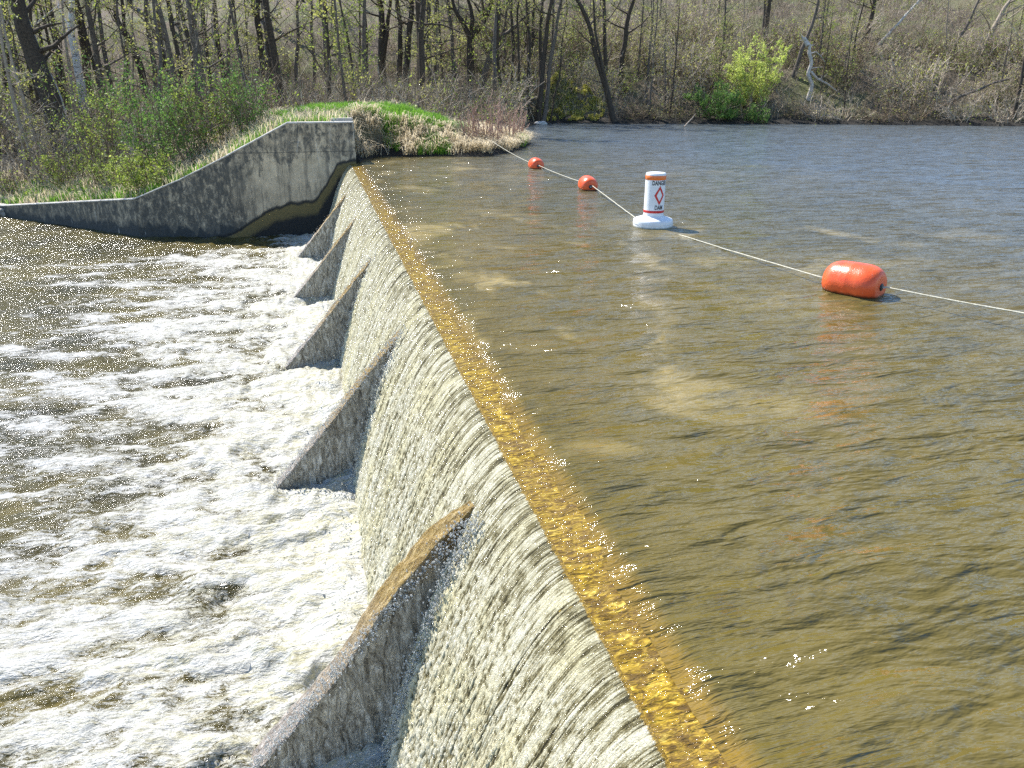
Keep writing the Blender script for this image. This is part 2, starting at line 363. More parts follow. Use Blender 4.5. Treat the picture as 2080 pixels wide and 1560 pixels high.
o = mk('waterfall', V, gridfaces(len(ys), ns, True), WF, None, True, {'foam': foam, 'lip': lip})
tag(o, kind='structure', label='sheet of overflow water falling in strands down the dam face')

# ------------------------------------------------------------------ lower pool with foam
xs = graded(-70, -.85, -1.2, .017, .0085); ys = graded(-15, 80, 3.2, .02, .0065)
X, Y = np.meshgrid(xs, ys)
D = -1.05-X                                                      # metres downstream of the foot of the fall
wx = X+.5*fbm(X*.7, Y*.7, 3, 3); wy = Y+.35*fbm(X*.9, Y*.9, 3, 6)
edge = 6.2-.06*Y+1.8*np.sin(Y*.16+1)*.5
act = np.exp(-np.clip(D, 0, 99)/4.0)
sw = fbm(wx*.9, wy*1.8, 4, 17); sw2 = 1-2*np.abs(fbm(wx*1.5, wy*2.6, 3, 23)); fine = fbm(wx*6, wy*9, 4, 27)
Zl = LOW+(.02+.15*act)*sw+(.012+.06*act)*sw2+(.008+.02*act)*fine+(.002+.005*act)*fbm(wx*17, wy*22, 3, 91)+.07*np.exp(-(D/.35)**2)+.008*pn(X*12, Y*20, 33)
for y0 in BY: Zl += .07*np.exp(-(((X+2.1)/.3)**2+((Y-y0)/.4)**2))*(1+fine)
st_ = fbm(X*.28, Y*1.3+.25*X, 4, 36)                              # streaks carried downstream
fm = .74-.105*D-.006*np.clip(Y-8, 0, 40)+.75*st_+.6*sw+.12*sw2
fm = fm-.12*sm((6-Y)/4)*sm((D-2)/3)
fm = np.maximum(fm, 1.5-.75*D+.4*sw)
fm = fm-.55*sm((Y-24.2+.1*D)/1.4)*sm(D/3)
fm = np.clip(fm, -.3, 1.35)
m = M('pool_water', .06, 1.33)
fo = m.attr('foam')
l1 = m.noise(8, 5, .68, m.pos((.5, 1.45, 1)), 1.3); l2 = m.vor(16, m.pos((.75, 1.3, 1))); l3 = m.noise(48, 4, .75, m.pos((.8, 1.2, 1)), .8)
k = m.math('ADD', m.math('MULTIPLY', l1, .75), m.math('MULTIPLY', l3, .55))
k = m.math('SUBTRACT', k, .65)
k = m.math('MULTIPLY_ADD', k, 2.6, fo); k = m.math('ADD', k, m.math('MULTIPLY_ADD', m.noise(2.6, 5, .65, m.pos((.7, 1.4, 1)), .8), 1.9, -.95))
fac = m.ramp(k, [(.3, 0.0), (.42, .45), (.68, 1.0)])
wc = m.ramp(m.noise(.6, 3, .5), [(.35, (.045, .038, .011)), (.65, (.11, .088, .025))])
yel = m.ramp(m.noise(1.1, 4, .6, m.pos((.6, 1.2, 1)), .6), [(.48, 0.0), (.66, .75)])
xy = m.xyz(); nd = m.math('MULTIPLY_ADD', xy[0], .22, 1.25, clamp=True)
fc = m.mix(m.math('MULTIPLY', yel, nd), (.45, .445, .42), (.43, .405, .25))
def ridge(sc, w, dist, vec): return m.ramp(m.math('ABSOLUTE', m.math('SUBTRACT', m.noise(sc, 5, .6, vec, dist), .5)), [(0.0, 1.0), (w, 0.0)])
fil = m.math('MAXIMUM', ridge(2.0, .05, 1.8, m.pos((.42, 1.5, 1))), m.math('MULTIPLY', ridge(6, .06, 1.5, m.pos((.5, 1.4, 1), (0, 0, .15))), .8))
fil = m.math('MAXIMUM', fil, m.math('MULTIPLY', m.ramp(m.noise(3.2, 6, .68, m.pos((.5, 1.4, 1)), 1.2), [(.48, 0.0), (.6, 1.0)]), .8))
fc = m.mix(fil, m.mix(.8, fc, m.mix(nd, (.2, .195, .165), (.37, .34, .19))), (.48, .475, .44))
m.base(m.mix(fac, wc, fc)); m.L(m.math('MULTIPLY_ADD', fac, .3, .14), m.p.inputs['Roughness'])
m.bump(l1, .025); m.bump(l3, .005); m.bump(m.noise(17, 3, .6, m.pos((.6, 1.4, 1)), .6), .03)
flat_ = m.h; m.slopes([(4, 1.0, (.6, 1.4, 1), .1), (9, 1.5, (.6, 1.5, 1), -.2)])
mv = m.n('Mix', data_type='VECTOR'); m.L(m.math('MULTIPLY', fac, .85), mv.inputs[0]); m.L(m.h, mv.inputs[4]); m.L(flat_, mv.inputs[5]); m.L(mv.outputs[1], m.p.inputs['Normal']); POOL = m.m
o = mk('river_water', np.stack([X, Y, Zl], 2), gridfaces(len(ys), len(xs)), POOL, smooth=True, attr={'foam': fm})
tag(o, kind='structure')

# clear drops thrown off where the sheet meets buttresses and pool
def ico():
    import bmesh
    b = bmesh.new(); bmesh.ops.create_icosphere(b, subdivisions=1, radius=1); V = np.array([v.co[:] for v in b.verts]); Fc = np.array([[v.index for v in f.verts] for f in b.faces]); b.free(); return V, Fc
IV, IF = ico()
def blobs(name, C, r, mat, st=(1, 1, 1)):
    n = len(C); V = IV[None]*(np.asarray(r)[:, None, None]*np.array(st)[None, None])*(1+.25*rng.standard_normal((n, len(IV), 1)))+C[:, None]
    Fc = IF[None]+(np.arange(n)*len(IV))[:, None, None]; return mk(name, V.reshape(-1, 3), Fc.reshape(-1, 3), mat, None, True)
pts = []
for i, y0 in enumerate(BY):
    k = [1500, 900, 500, 250, 120][i]; t = rng.random(k)*.9+.12; a = t*arc[-1]; x = -np.interp(a, arc, tab)
    pts.append(np.stack([x-np.abs(rng.normal(.03, .03, k)), y0-.27-.1*t+rng.normal(0, .035, k), fallz(x)+rng.normal(.03, .03, k)], 1))
    k = [1500, 900, 400, 160, 80][i]; t = rng.random(k)
    pts.append(np.stack([-.35-1.7*t+rng.normal(0, .03, k), y0-.13+rng.normal(0, .04, k), -.38-1.95*t+np.abs(rng.normal(0, .03, k))], 1))
k = 2600; yy = 1.5+24*rng.random(k)**1.8; pts.append(np.stack([-1.1-rng.exponential(.12, k), yy, LOW+.08+rng.exponential(.07, k)], 1))
C_ = np.concatenate(pts)
m = M('water_drops', .03, 1.33); m.base((.78, .79, .76)); m.p.inputs['Transmission Weight'].default_value = .75
tag(blobs('water_spray', C_, rng.uniform(.003, .0095, len(C_)), m.m, (1, 1, 1.25)), kind='stuff', label='clear drops splashing off the buttresses and falling sheet')

# ------------------------------------------------------------------ abutment wall
ab = empty('abutment_wall', (-3, 26.7, LOW), 'tall stained grey concrete abutment wall stepping down along the far side of the pool', 'wall')
m = M('abutment_concrete', .8)
P3 = m.xyz(); stn = m.noise(1.7, 6, .7, m.pos((1, 1, .45)), .5); sp = m.noise(5, 7, .8, m.pos((1.2, 1.2, .7)), .4)
colr = m.ramp(m.noise(2.6, 4, .6), [(.3, (.36, .29, .19)), (.7, (.64, .52, .35))])
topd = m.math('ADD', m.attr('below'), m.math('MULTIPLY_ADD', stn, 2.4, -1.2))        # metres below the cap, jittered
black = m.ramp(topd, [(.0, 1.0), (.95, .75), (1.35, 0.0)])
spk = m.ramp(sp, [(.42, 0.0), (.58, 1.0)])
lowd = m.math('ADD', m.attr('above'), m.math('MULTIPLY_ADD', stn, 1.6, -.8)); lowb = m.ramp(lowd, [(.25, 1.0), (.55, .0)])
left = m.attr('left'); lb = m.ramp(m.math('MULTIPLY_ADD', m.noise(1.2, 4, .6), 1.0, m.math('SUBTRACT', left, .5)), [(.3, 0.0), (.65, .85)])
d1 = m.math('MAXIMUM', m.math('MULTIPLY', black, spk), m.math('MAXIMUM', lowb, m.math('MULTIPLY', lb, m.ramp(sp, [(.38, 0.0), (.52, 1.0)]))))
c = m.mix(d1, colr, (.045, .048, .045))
fl_ = m.math('ABSOLUTE', m.math('ADD', P3[2], m.math('MULTIPLY_ADD', m.noise(2, 2), .03, -.37))); c = m.mix(m.ramp(fl_, [(0.0, .75), (.022, 0.0)]), c, (.05, .048, .04))
st2 = m.noise(6, 5, .75, m.pos((1, 1, .09)), .3); c = m.mix(m.ramp(st2, [(.5, 0.0), (.62, .6)]), c, (.07, .068, .06)); c = m.mix(m.ramp(m.noise(5, 5, .8, m.pos((1, 1, .16)), .2), [(.62, 0.0), (.7, .6)]), c, (.55, .52, .46))
wet = m.attr('wet')                                                                       # dark scour stain of the overflow
c = m.mix(m.ramp(m.math('MULTIPLY_ADD', stn, .25, m.math('SUBTRACT', wet, .125)), [(.42, 0.0), (.47, .9), (.5, 1.0)]), c, (.022, .022, .02))
c = m.mix(m.ramp(m.math('MULTIPLY_ADD', stn, .25, m.math('SUBTRACT', wet, .125)), [(.5, 0.0), (.55, 1.0), (.74, .9), (.85, 0.0)]), c, (.17, .13, .05))
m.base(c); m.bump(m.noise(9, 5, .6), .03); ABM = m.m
def wallpanel():
    P = [(-17.5, 37.9), (-16, 36.4), (-12.8, 33.2), (-6.95, 27.5), (-3.9, 26.55), (.16, 26.55)]
    pts = []
    for a, b in zip(P[:-1], P[1:]):
        n = max(2, int(math.dist(a, b)/.06)); t = np.linspace(0, 1, n, endpoint=False)[:, None]; pts.append(np.array(a)*(1-t)+np.array(b)*t)
    pts.append(np.array([P[-1]])); pts = np.concatenate(pts)
    s = np.concatenate([[0], np.cumsum(np.hypot(*np.diff(pts, axis=0).T))])
    top = wt(pts[:, 0])
    nz = 60; uu = np.linspace(0, 1, nz)
    bot = -3.0
    Zg = bot+(top-bot)[:, None]*uu[None]
    Xg = np.repeat(pts[:, :1], nz, 1); Yg = np.repeat(pts[:, 1:], nz, 1)
    Yg = Yg+.008*fbm(Xg*2, Zg*2, 4, 3)-.008*np.exp(-((Zg-.35)/.02)**2)
    below = top[:, None]-Zg; above = Zg-LOW
    # scour stain: follows the nappe near the crest, then swells away downstream
    cx = np.array([-.12, -.45, -.88, -1.2, -1.6, -2.0, -2.5, -3.0, -3.5, -4.0, -4.6]); cz = np.array([.06, -.02, -.68, -1.15, -1.22, -1.25, -1.35, -1.6, -1.9, -2.15, -2.32])
    lim = np.interp(Xg, cx[::-1], cz[::-1], left=-2.4, right=.1)
    wetv = np.clip(.47+(lim-Zg)*.75, 0, 1)
    leftv = np.clip((-2.2-Xg)/2.2, 0, 1)*.9
    V = np.stack([Xg, Yg, Zg], 2)
    return pts, top, V, gridfaces(len(pts), nz, True), dict(below=below, above=above, wet=wetv, left=leftv)
pts, top, V, Fc, at = wallpanel()
mk('wall_face', rel(V.reshape(-1, 3), ab), Fc, ABM, ab, True, at)
CAPM = simple('concrete_cap', (.3, .28, .24), (.55, .52, .46), 6, .85, .01)
# cap: the pale top surface, thickness .34, following the profile, with a small chamfer proud of the face
tdir = np.gradient(pts, axis=0); tdir /= np.linalg.norm(tdir, axis=1)[:, None]; nrm = np.stack([-tdir[:, 1], tdir[:, 0]], 1)
sec = [(0.0, -.02), (-.012, -.015), (-.012, .012), (.012, .03), (.33, .03), (.34, .02), (.34, -1.5)]
V = np.zeros((len(pts), len(sec), 3))
for k, (a, b) in enumerate(sec): V[:, k, :2] = pts+nrm*a; V[:, k, 2] = top+b+.006*pn(pts[:, 0]*3, pts[:, 1]*3, k)
mk('cap', rel(V.reshape(-1, 3), ab), gridfaces(len(pts), len(sec), True), CAPM, ab)
def boxm(name, lo, hi, mat, parent, bev=.02):
    import bmesh
    b = bmesh.new(); bmesh.ops.create_cube(b, size=1)
    lo, hi = np.array(lo, float), np.array(hi, float)
    for v in b.verts: v.co = Vector((lo+hi)/2+np.array(v.co)*(hi-lo))-Vector(parent.location)
    bmesh.ops.bevel(b, geom=b.edges, offset=bev, segments=2, affect='EDGES')
    me = bpy.data.meshes.new(name); b.to_mesh(me); b.free(); me.materials.append(mat); o = bpy.data.objects.new(name, me); o.parent = parent; S.collection.objects.link(o); return o
m = M('return_concrete', .8); m.base(m.ramp(m.noise(3, 6, .7, m.pos((1, 1, .5))), [(.35, (.04, .04, .035)), (.5, (.2, .185, .155)), (.7, (.42, .39, .33))])); m.bump(m.noise(12, 4), .02)
boxm('return_wall', (-.2, 26.56, -2.9), (.163, 29.2, 1.2), m.m, ab)
boxm('end_block', (-.55, 26.9, 1.22), (.16, 27.3, 1.36), CAPM, ab)

# ------------------------------------------------------------------ barrier line: floats, danger buoy, rope
def lathe(prof, seg=40, cap=True):
    a = np.linspace(0, 2*pi, seg, endpoint=False); V = np.array([[(r*cos(t), r*sin(t), z) for t in a] for r, z in prof]).reshape(-1, 3)
    n = len(prof); Fc = []
    for i in range(n-1):
        for j in range(seg): Fc.append((i*seg+j, i*seg+(j+1) % seg, (i+1)*seg+(j+1) % seg, (i+1)*seg+j))
    return V, Fc
def ringmat(d):                  # matrix whose local Z follows d
    return Vector(d).to_track_quat('Z', 'Y')
ROPE_PTS = [(5.1, 28.0, .25), (5.38, 23.28, .06), (5.255, 18.14, .05), (4.68, 12.93, -.05), (5.12, 7.83, .05), (5.64, 5.91, .12), (6.6, 2.6, .02), (7.6, -2, .02)]
m = M('float_orange', .32); v = m.pos(obj=True)
oc = m.ramp(m.noise(5, 5, .65, v), [(.3, (.62, .07, .02)), (.6, (.82, .125, .03)), (.8, (.84, .2, .08))])
wz = m.math('MULTIPLY_ADD', m.noise(18, 4, .7, v), .05, m.xyz()[2]); oc = m.mix(m.ramp(m.noise(11, 5, .75, m.pos((1, 1, .4), obj=True)), [(.6, 0.0), (.72, .35)]), oc, (.75, .4, .28)); m.base(m.mix(m.ramp(wz, [(.035, .92), (.07, 0.0)]), oc, (.05, .03, .012))); m.bump(m.noise(60, 2, .5, v), .003)
ORANGE = m.m
BLACKP = simple('fitting_black', (.01, .01, .01), (.04, .04, .04), 20, .4)
STEEL = simple('shackle_steel', (.35, .34, .33), (.6, .58, .55), 20, .35)
def place_float(name, c, axis, L, r, label, seed):
    e = empty(name, c, label, 'float', 'orange floats on the barrier line'); q = ringmat(axis)
    pr = [(.028, -L/2-.004), (.06, -L/2)]
    nn = 9
    pr = [(.03, -L/2), (r*.45, -L/2+.004)]+[(r*.5+r*.5*sin(t), -L/2+r*.85*(1-cos(t))+.004) for t in np.linspace(0.1, pi/2, nn)]
    pr += [(r*1.004, -.012), (r*1.012, 0), (r*1.004, .012)]
    pr += [(a, -b) for a, b in pr[:-3][::-1]]
    V, Fc = lathe(pr, 44); V = np.array([q @ Vector(v) for v in V])
    mk('shell', V, Fc, ORANGE, e, True)
    for s in (-1, 1):
        V, Fc = lathe([(.0, s*(L/2+.012)), (.03, s*(L/2+.012)), (.045, s*(L/2+.004)), (.045, s*(L/2-.02))], 20); V = np.array([q @ Vector(v) for v in V]); f = mk('end_fitting', V, Fc, BLACKP, e, True)
        # shackle loop
        t = np.linspace(0, 2*pi, 17)[:-1]; VV = []; FF = []
        for i, a in enumerate(t):
            for j in range(6):
                b = j*pi/3; rr = .02+.005*cos(b); VV.append(q @ Vector((rr*cos(a), .005*sin(b), s*(L/2+.03)+rr*sin(a))))
        for i in range(16):
            for j in range(6): FF.append((i*6+j, i*6+(j+1) % 6, ((i+1) % 16)*6+(j+1) % 6, ((i+1) % 16)*6+j))
        mk('shackle', np.array(VV), FF, STEEL, f, True)
    return e
P1, P2, P3_, P4 = [np.array(p) for p in (ROPE_PTS[1], ROPE_PTS[2], ROPE_PTS[3], ROPE_PTS[4])]
fl1 = np.array([5.38, 23.35, .09]); fl2 = np.array([5.26, 18.2, .1]); fl3 = np.array([5.17, 7.98, .12])
place_float('float', tuple(fl1), (fl2-fl1)/5, .58, .215, 'farthest and smallest looking orange float, nearest the grassy point', 1)
place_float('float', tuple(fl2), (P3_-fl2)/5, .6, .215, 'orange float between the farthest float and the white danger buoy', 2)
place_float('float', tuple(fl3), (.48, -1.0, .03), .69, .25, 'nearest and largest orange barrel float, closest to the right edge', 3)

by = empty('danger_buoy', (4.68, 12.95, 0), 'white cylindrical danger buoy with orange bands and red diamond, floating on the pond', 'buoy')
m = M('buoy_white', .38); v = m.pos(obj=True); wcl = m.ramp(m.noise(6, 4, .6, v), [(.3, (.66, .66, .65)), (.7, (.8, .8, .79))]); wz = m.math('MULTIPLY_ADD', m.noise(16, 4, .7, v), .05, m.xyz()[2])
wcl = m.mix(m.ramp(m.noise(9, 6, .8, m.pos((1, 1, .25), obj=True)), [(.58, 0.0), (.75, .5)]), wcl, (.42, .4, .34)); m.base(m.mix(m.ramp(wz, [(.03, .85), (.065, 0.0)]), wcl, (.12, .12, .06))); WHITE = m.m
RED = simple('decal_red', (.5, .02, .02), (.62, .035, .03), 9, .4, obj=True)
BOR = simple('decal_orange', (.72, .14, .02), (.85, .22, .04), 9, .4, obj=True)
BLK = simple('decal_black', (.012, .012, .02), (.03, .03, .045), 20, .4, obj=True)
RC = .178
V, Fc = lathe([(0.0, -.25), (.3, -.25), (.345, -.2), (.355, -.12), (.355, .1), (.345, .135), (.315, .15), (.2, .185), (.188, .2)], 56); mk('collar', V, Fc, WHITE, by, True)
V, Fc = lathe([(.359, .062), (.361, .07), (.359, .078)], 56); mk('seam', V, Fc, WHITE, by, True)
V, Fc = lathe([(RC+.008, .19), (RC+.004, .215), (RC, .23), (RC, .91), (RC-.004, .928), (RC-.014, .94), (RC-.05, .946), (0.0, .95)], 56); mk('column', V, Fc, WHITE, by, True)
def band(z0, z1, mat, name):
    V, Fc = lathe([(RC+.001, z0), (RC+.0035, z0+.003), (RC+.0035, z1-.003), (RC+.001, z1)], 56); mk(name, V, Fc, mat, by, True)
band(.825, .9, BOR, 'orange_band'); band(.255, .3, RED, 'red_band')
vd = np.array([CAM[0]-4.68, CAM[1]-12.95]); va = math.atan2(vd[1], vd[0])+radians(29)      # middle of the wording, turned right of the viewer
def wrap(V2, zc, off=.004):
    V2 = np.asarray(V2, float); a = va+V2[:, 0]/RC
    return np.stack([(RC+off)*np.cos(a), (RC+off)*np.sin(a), zc+V2[:, 1]], 1)
def words(txt, size, wid, zc, name):
    c = bpy.data.curves.new('txt', 'FONT'); c.body = txt; c.size = size; c.align_x = 'CENTER'; c.align_y = 'CENTER'; c.offset = size*.024; c.resolution_u = 3
    o = bpy.data.objects.new('txt', c); S.collection.objects.link(o); bpy.context.view_layer.update()
    me = bpy.data.meshes.new_from_object(o.evaluated_get(bpy.context.evaluated_depsgraph_get())); bpy.data.objects.remove(o)
    import bmesh
    b = bmesh.new(); b.from_mesh(me)
    for x in np.arange(-.3, .3, .012): bmesh.ops.bisect_plane(b, geom=b.verts[:]+b.edges[:]+b.faces[:], plane_co=(x, 0, 0), plane_no=(1, 0, 0))
    xs_ = [v.co.x for v in b.verts]; k = wid/(max(xs_)-min(xs_)); mid = (max(xs_)+min(xs_))/2
    V = wrap([((v.co.x-mid)*k, v.co.y) for v in b.verts], zc)
    for v, p in zip(b.verts, V): v.co = p
    me2 = bpy.data.meshes.new(name); b.to_mesh(me2); b.free(); me2.materials.append(BLK)
    o = bpy.data.objects.new(name, me2); o.parent = by; S.collection.objects.link(o)
words('DANGER', .108, .285, .775, 'danger_lettering'); words('DAM', .108, .15, .352, 'dam_lettering')
# open red diamond
Vd, Fd = [], []
oh, ow, ih, iw = .165, .095, .105, .056
cs = [(0, 1), (1, 0), (0, -1), (-1, 0)]
for k in range(4):
    a, b = cs[k], cs[(k+1) % 4]; N = 12
    s0 = len(Vd)
    for i in range(N+1):
        t = i/N; x = a[0]*(1-t)+b[0]*t; y = a[1]*(1-t)+b[1]*t; Vd += [(x*ow, y*oh), (x*iw, y*ih)]
    for i in range(N): Fd.append((s0+2*i, s0+2*i+1, s0+2*i+3, s0+2*i+2))
mk('red_diamond', wrap(Vd, .565), Fd, RED, by)

# rope, slack between the floats and slung under the danger buoy
ropes = [((5.05, 28.1, .5), fl1+np.array([0, .33, .0]), .12), (fl1-np.array([0, .33, -.02]), fl2+np.array([0, .33, .02]), .06), (fl2-np.array([0, .33, -.02]), np.array([4.71, 13.75, .0]), .0),
         (np.array([4.71, 13.75, .0]), np.array([4.72, 13.0, -.06]), 0), (np.array([4.72, 13.0, -.06]), np.array([4.8, 11.9, .004]), -.0), (np.array([4.8, 11.9, .004]), np.array([4.9, 10.8, .014]), 0), (np.array([4.9, 10.8, .012]), fl3+np.array([-.16, .36, -.02]), .0),
         (fl3+np.array([.17, -.36, .02]), np.array([6.55, 4.4, .28]), .06), (np.array([6.55, 4.4, .28]), np.array([8.4, -1, 1.2]), .15)]
path = []
for a, b, sag in ropes:
    a, b = np.array(a, float), np.array(b, float); n = max(4, int(np.linalg.norm(b-a)/.05))
    for i in range(n):
        t = i/n; p = a*(1-t)+b*t; p[2] -= 4*sag*t*(1-t)*.4; path.append(p)
path = np.array(path)
def tube(path, r, seg=6, twist=0.0):
    path = np.asarray(path, float); n = len(path); t = np.gradient(path, axis=0); t /= np.linalg.norm(t, axis=1)[:, None]+1e-9
    up = np.array([0, 0, 1.0]); 
    if abs(t[:, 2]).mean() > .8: up = np.array([1.0, 0, 0])
    a = np.cross(t, up); a /= np.linalg.norm(a, axis=1)[:, None]+1e-9; b = np.cross(a, t)
    r = np.broadcast_to(np.asarray(r, float), (n,)); th = np.arange(seg)*2*pi/seg
    V = path[:, None]+(a[:, None]*np.cos(th)[None, :, None]+b[:, None]*np.sin(th)[None, :, None])*r[:, None, None]
    i = (np.arange(n-1)*seg)[:, None]; j = np.arange(seg)[None]; k = (j+1) % seg
    Fc = np.stack([i+j, i+k, i+seg+k, i+seg+j], 2).reshape(-1, 4); return V.reshape(-1, 3), Fc
m = M('rope_fibre', .85); m.base(m.ramp(m.noise(30, 4, .7), [(.35, (.3, .28, .2)), (.6, (.56, .53, .42))])); m.bump(m.noise(140, 2), .004); ROPEM = m.m
path[:, :2] += .012*np.stack([pn(path[:, 1]*2, path[:, 0]), pn(path[:, 1]*2, path[:, 0]+9)], 1)
rp = empty('barrier_rope', (5, 13, 0), 'pale twisted rope stringing the floats and danger buoy across the pond', 'rope')
V, Fc = tube(path, .0092, 8); mk('rope_line', rel(V, rp), Fc, ROPEM, rp, True)
for c0, s in (((5.36, 22.6, .07), 1), ((5.3, 21.6, .05), 2), ((5.14, 17.0, .05), 3)):
    tpth = np.array([(c0[0]+.03*s*i/8-.02*sin(i*2), c0[1]+.04*sin(i*1.7), c0[2]-.012*i) for i in range(9)]); V, Fc = tube(tpth, .006, 5); mk('twine_end', rel(V, rp), Fc, ROPEM, rp, True)

# ------------------------------------------------------------------ bulk plant geometry
class Seg:                       # collects straight tapered pieces; builds prisms in one go
    def __init__(s): s.a = []; s.b = []; s.ra = []; s.rb = []
    def add(s, a, b, ra, rb): s.a.append(a); s.b.append(b); s.ra.append(ra); s.rb.append(rb)
    def build(s, k=3):
        A = np.array(s.a, float); B = np.array(s.b, float); ra = np.array(s.ra)[:, None]; rb = np.array(s.rb)[:, None]
        return prisms(A, B, ra, rb, k)
def prisms(A, B, ra, rb, k=3):
    t = B-A; t = t/(np.linalg.norm(t, axis=1)[:, None]+1e-9); up = np.where(np.abs(t[:, 2:3]) > .9, np.array([[1.0, 0, 0]]), np.array([[0, 0, 1.0]]))
    a = np.cross(t, up); a /= np.linalg.norm(a, axis=1)[:, None]+1e-9; b = np.cross(a, t); th = np.arange(k)*2*pi/k
    ring = a[:, None]*np.cos(th)[None, :, None]+b[:, None]*np.sin(th)[None, :, None]
    V = np.concatenate([A[:, None]+ring*np.reshape(ra, (-1, 1, 1)), B[:, None]+ring*np.reshape(rb, (-1, 1, 1))], 1)
    n = len(A); j = np.arange(k); q = (j+1) % k; f = np.stack([j, q, q+k, j+k], 1)
    return V.reshape(-1, 3), (f[None]+(np.arange(n)*2*k)[:, None, None]).reshape(-1, 4)
def leaves(C, size, rg):
    n = len(C); a = rg.standard_normal((n, 3)); a /= np.linalg.norm(a, axis=1)[:, None]; b = np.cross(a, rg.standard_normal((n, 3))); b /= np.linalg.norm(b, axis=1)[:, None]
    sz = size*rg.uniform(.6, 1.4, (n, 1)); V = np.stack([C-a*sz, C-b*sz*.55, C+a*sz, C+b*sz*.55], 1)
    return V.reshape(-1, 3), np.arange(n*4).reshape(-1, 4)
def join(parts):
    V = []; Fc = []; o = 0; 
    for v, f in parts: V.append(v); Fc.append(np.asarray(f)+o); o += len(v)
    return np.concatenate(V), np.concatenate(Fc)
def grow(rg, p, d, L, r, lvl, limb, twig, tips, up=.12, wig=.22, kids=(5, 6), ratio=.5):
    n = 5 if lvl < 2 else 3; p = np.array(p, float); d = np.array(d, float); st = L/n
    for i in range(n):
        d = d+rg.normal(0, wig, 3)*.6+np.array([0, 0, up*.5]); d /= np.linalg.norm(d); q = p+d*st
        r0 = r*(1-.75*i/n); r1 = r*(1-.75*(i+1)/n)
        (limb if lvl < 1 else twig).add(p, q, max(r0, .008 if lvl else .016), max(r1, .006 if lvl else .01))
        if lvl < 2:
            k = kids[lvl]/n; k = int(k)+(rg.random() < k-int(k))
            for _ in range(k):
                s = rg.standard_normal(3); s -= d*(s@d); s /= np.linalg.norm(s)+1e-9; dd = d*.55+s*.85
                grow(rg, p+(q-p)*rg.random(), dd/np.linalg.norm(dd), L*ratio*rg.uniform(.55, 1.1)*(1-.35*i/n), max(r0*.5, .005), lvl+1, limb, twig, tips, up, wig, kids, ratio)
        p = q
        if lvl >= 1: tips.append(p)
def tree_mesh(rg, path, r0, r1, nbr=14, blen=3.2, start=.25, kids=(5, 5), spread=.55, up=.12, wig=.22, seg=9, forks=()):
    path = np.asarray(path, float)
    t = np.linspace(0, 1, 26); k = np.linspace(0, 1, len(path)); Pm = np.stack([np.interp(t, k, path[:, j]) for j in range(3)], 1)
    ln = np.linalg.norm(path[-1]-path[0]); w = np.stack([fbm(t*3.1+rg.random()*50, t*0, 2, 1), fbm(t*3.1+rg.random()*50, t*0, 2, 2), t*0], 1)*ln*.02*np.sin(pi*t)[:, None]**.5
    Pm = Pm+w; rr = r0+(r1-r0)*t; rr = rr*(1+.35*np.exp(-t*26*ln/12))
    parts = [tube(Pm, rr, seg)]; axes = [(Pm, rr)]
    for f in forks:
        f = np.asarray(f[0], float), f[1], f[2]; kk = np.linspace(0, 1, len(f[0])); tt = np.linspace(0, 1, 18)
        Q = np.stack([np.interp(tt, kk, f[0][:, j]) for j in range(3)], 1); Q[:, :2] += (.02*ln*np.sin(pi*tt)*pn(tt*3, tt*0+rg.random()*9))[:, None]; r_ = f[1]+(f[2]-f[1])*tt; parts.append(tube(Q, r_, 8)); axes.append((Q, r_))
    limb, twig, tips = Seg(), Seg(), []
    for Q, r_ in axes:
        nb = max(3, int(nbr*(1 if Q is Pm else .6))); st = start if Q is Pm else .1
        for i in range(nb):
            u_ = st+(1-st)*((i+rg.random())/nb); j = u_*(len(Q)-1); a = int(min(j, len(Q)-2)); p = Q[a]+(Q[a+1]-Q[a])*(j-a)
            th = rg.random()*2*pi; d = np.array([cos(th), sin(th), spread*rg.uniform(.2, 1.5)]); d /= np.linalg.norm(d)
            grow(rg, p, d, blen*rg.uniform(.45, 1.1)*(1.15-.6*u_), max(r_[a]*.38, .012), 0, limb, twig, tips, up, wig, kids)
    if limb.a: parts.append(limb.build(5))
    return join(parts), twig.build(3), np.array(tips)
TREE_COUNT = [0]
def make_tree(name, base, path, r0, r1, label, cat, group, bark, twigm=TWIG, leaf=None, nleaf=0, lsize=.045, seed=0, **kw):
    rg = np.random.default_rng(1000+seed); e = empty(name, tuple(map(float, base)), label, cat, group)
    b = np.array(base, float); path = [np.array(p, float)-b for p in path]
    if 'forks' in kw: kw['forks'] = [([np.array(q, float)-b for q in f[0]], f[1], f[2]) for f in kw['forks']]
    (V, Fc), (Vt, Ft), tips = tree_mesh(rg, path, r0, r1, **kw)
    mk('trunk', V, Fc, bark, e, True)
    c = mk('crown', Vt, Ft, twigm, e)
    if leaf is not None and nleaf and len(tips):
        idx = rg.integers(0, len(tips), nleaf); C = tips[idx]+rg.normal(0, .09, (nleaf, 3)); V, Fc = leaves(C, lsize, rg); mk('leaves', V, Fc, leaf, c)
    return e
def copy_tree(src, loc, rz, sc, label, group):
    r = src.copy(); S.collection.objects.link(r); r.location = loc; r.rotation_euler = (R.uniform(-.06, .06), R.uniform(-.06, .06), rz); r.scale = (sc, sc, sc*R.uniform(.9, 1.15)); r['label'] = label
    if group: r['group'] = group
    for ch in list(src.children):
        c = ch.copy(); S.collection.objects.link(c); c.parent = r
        for g in list(ch.children): d = g.copy(); S.collection.objects.link(d); d.parent = c
    return r

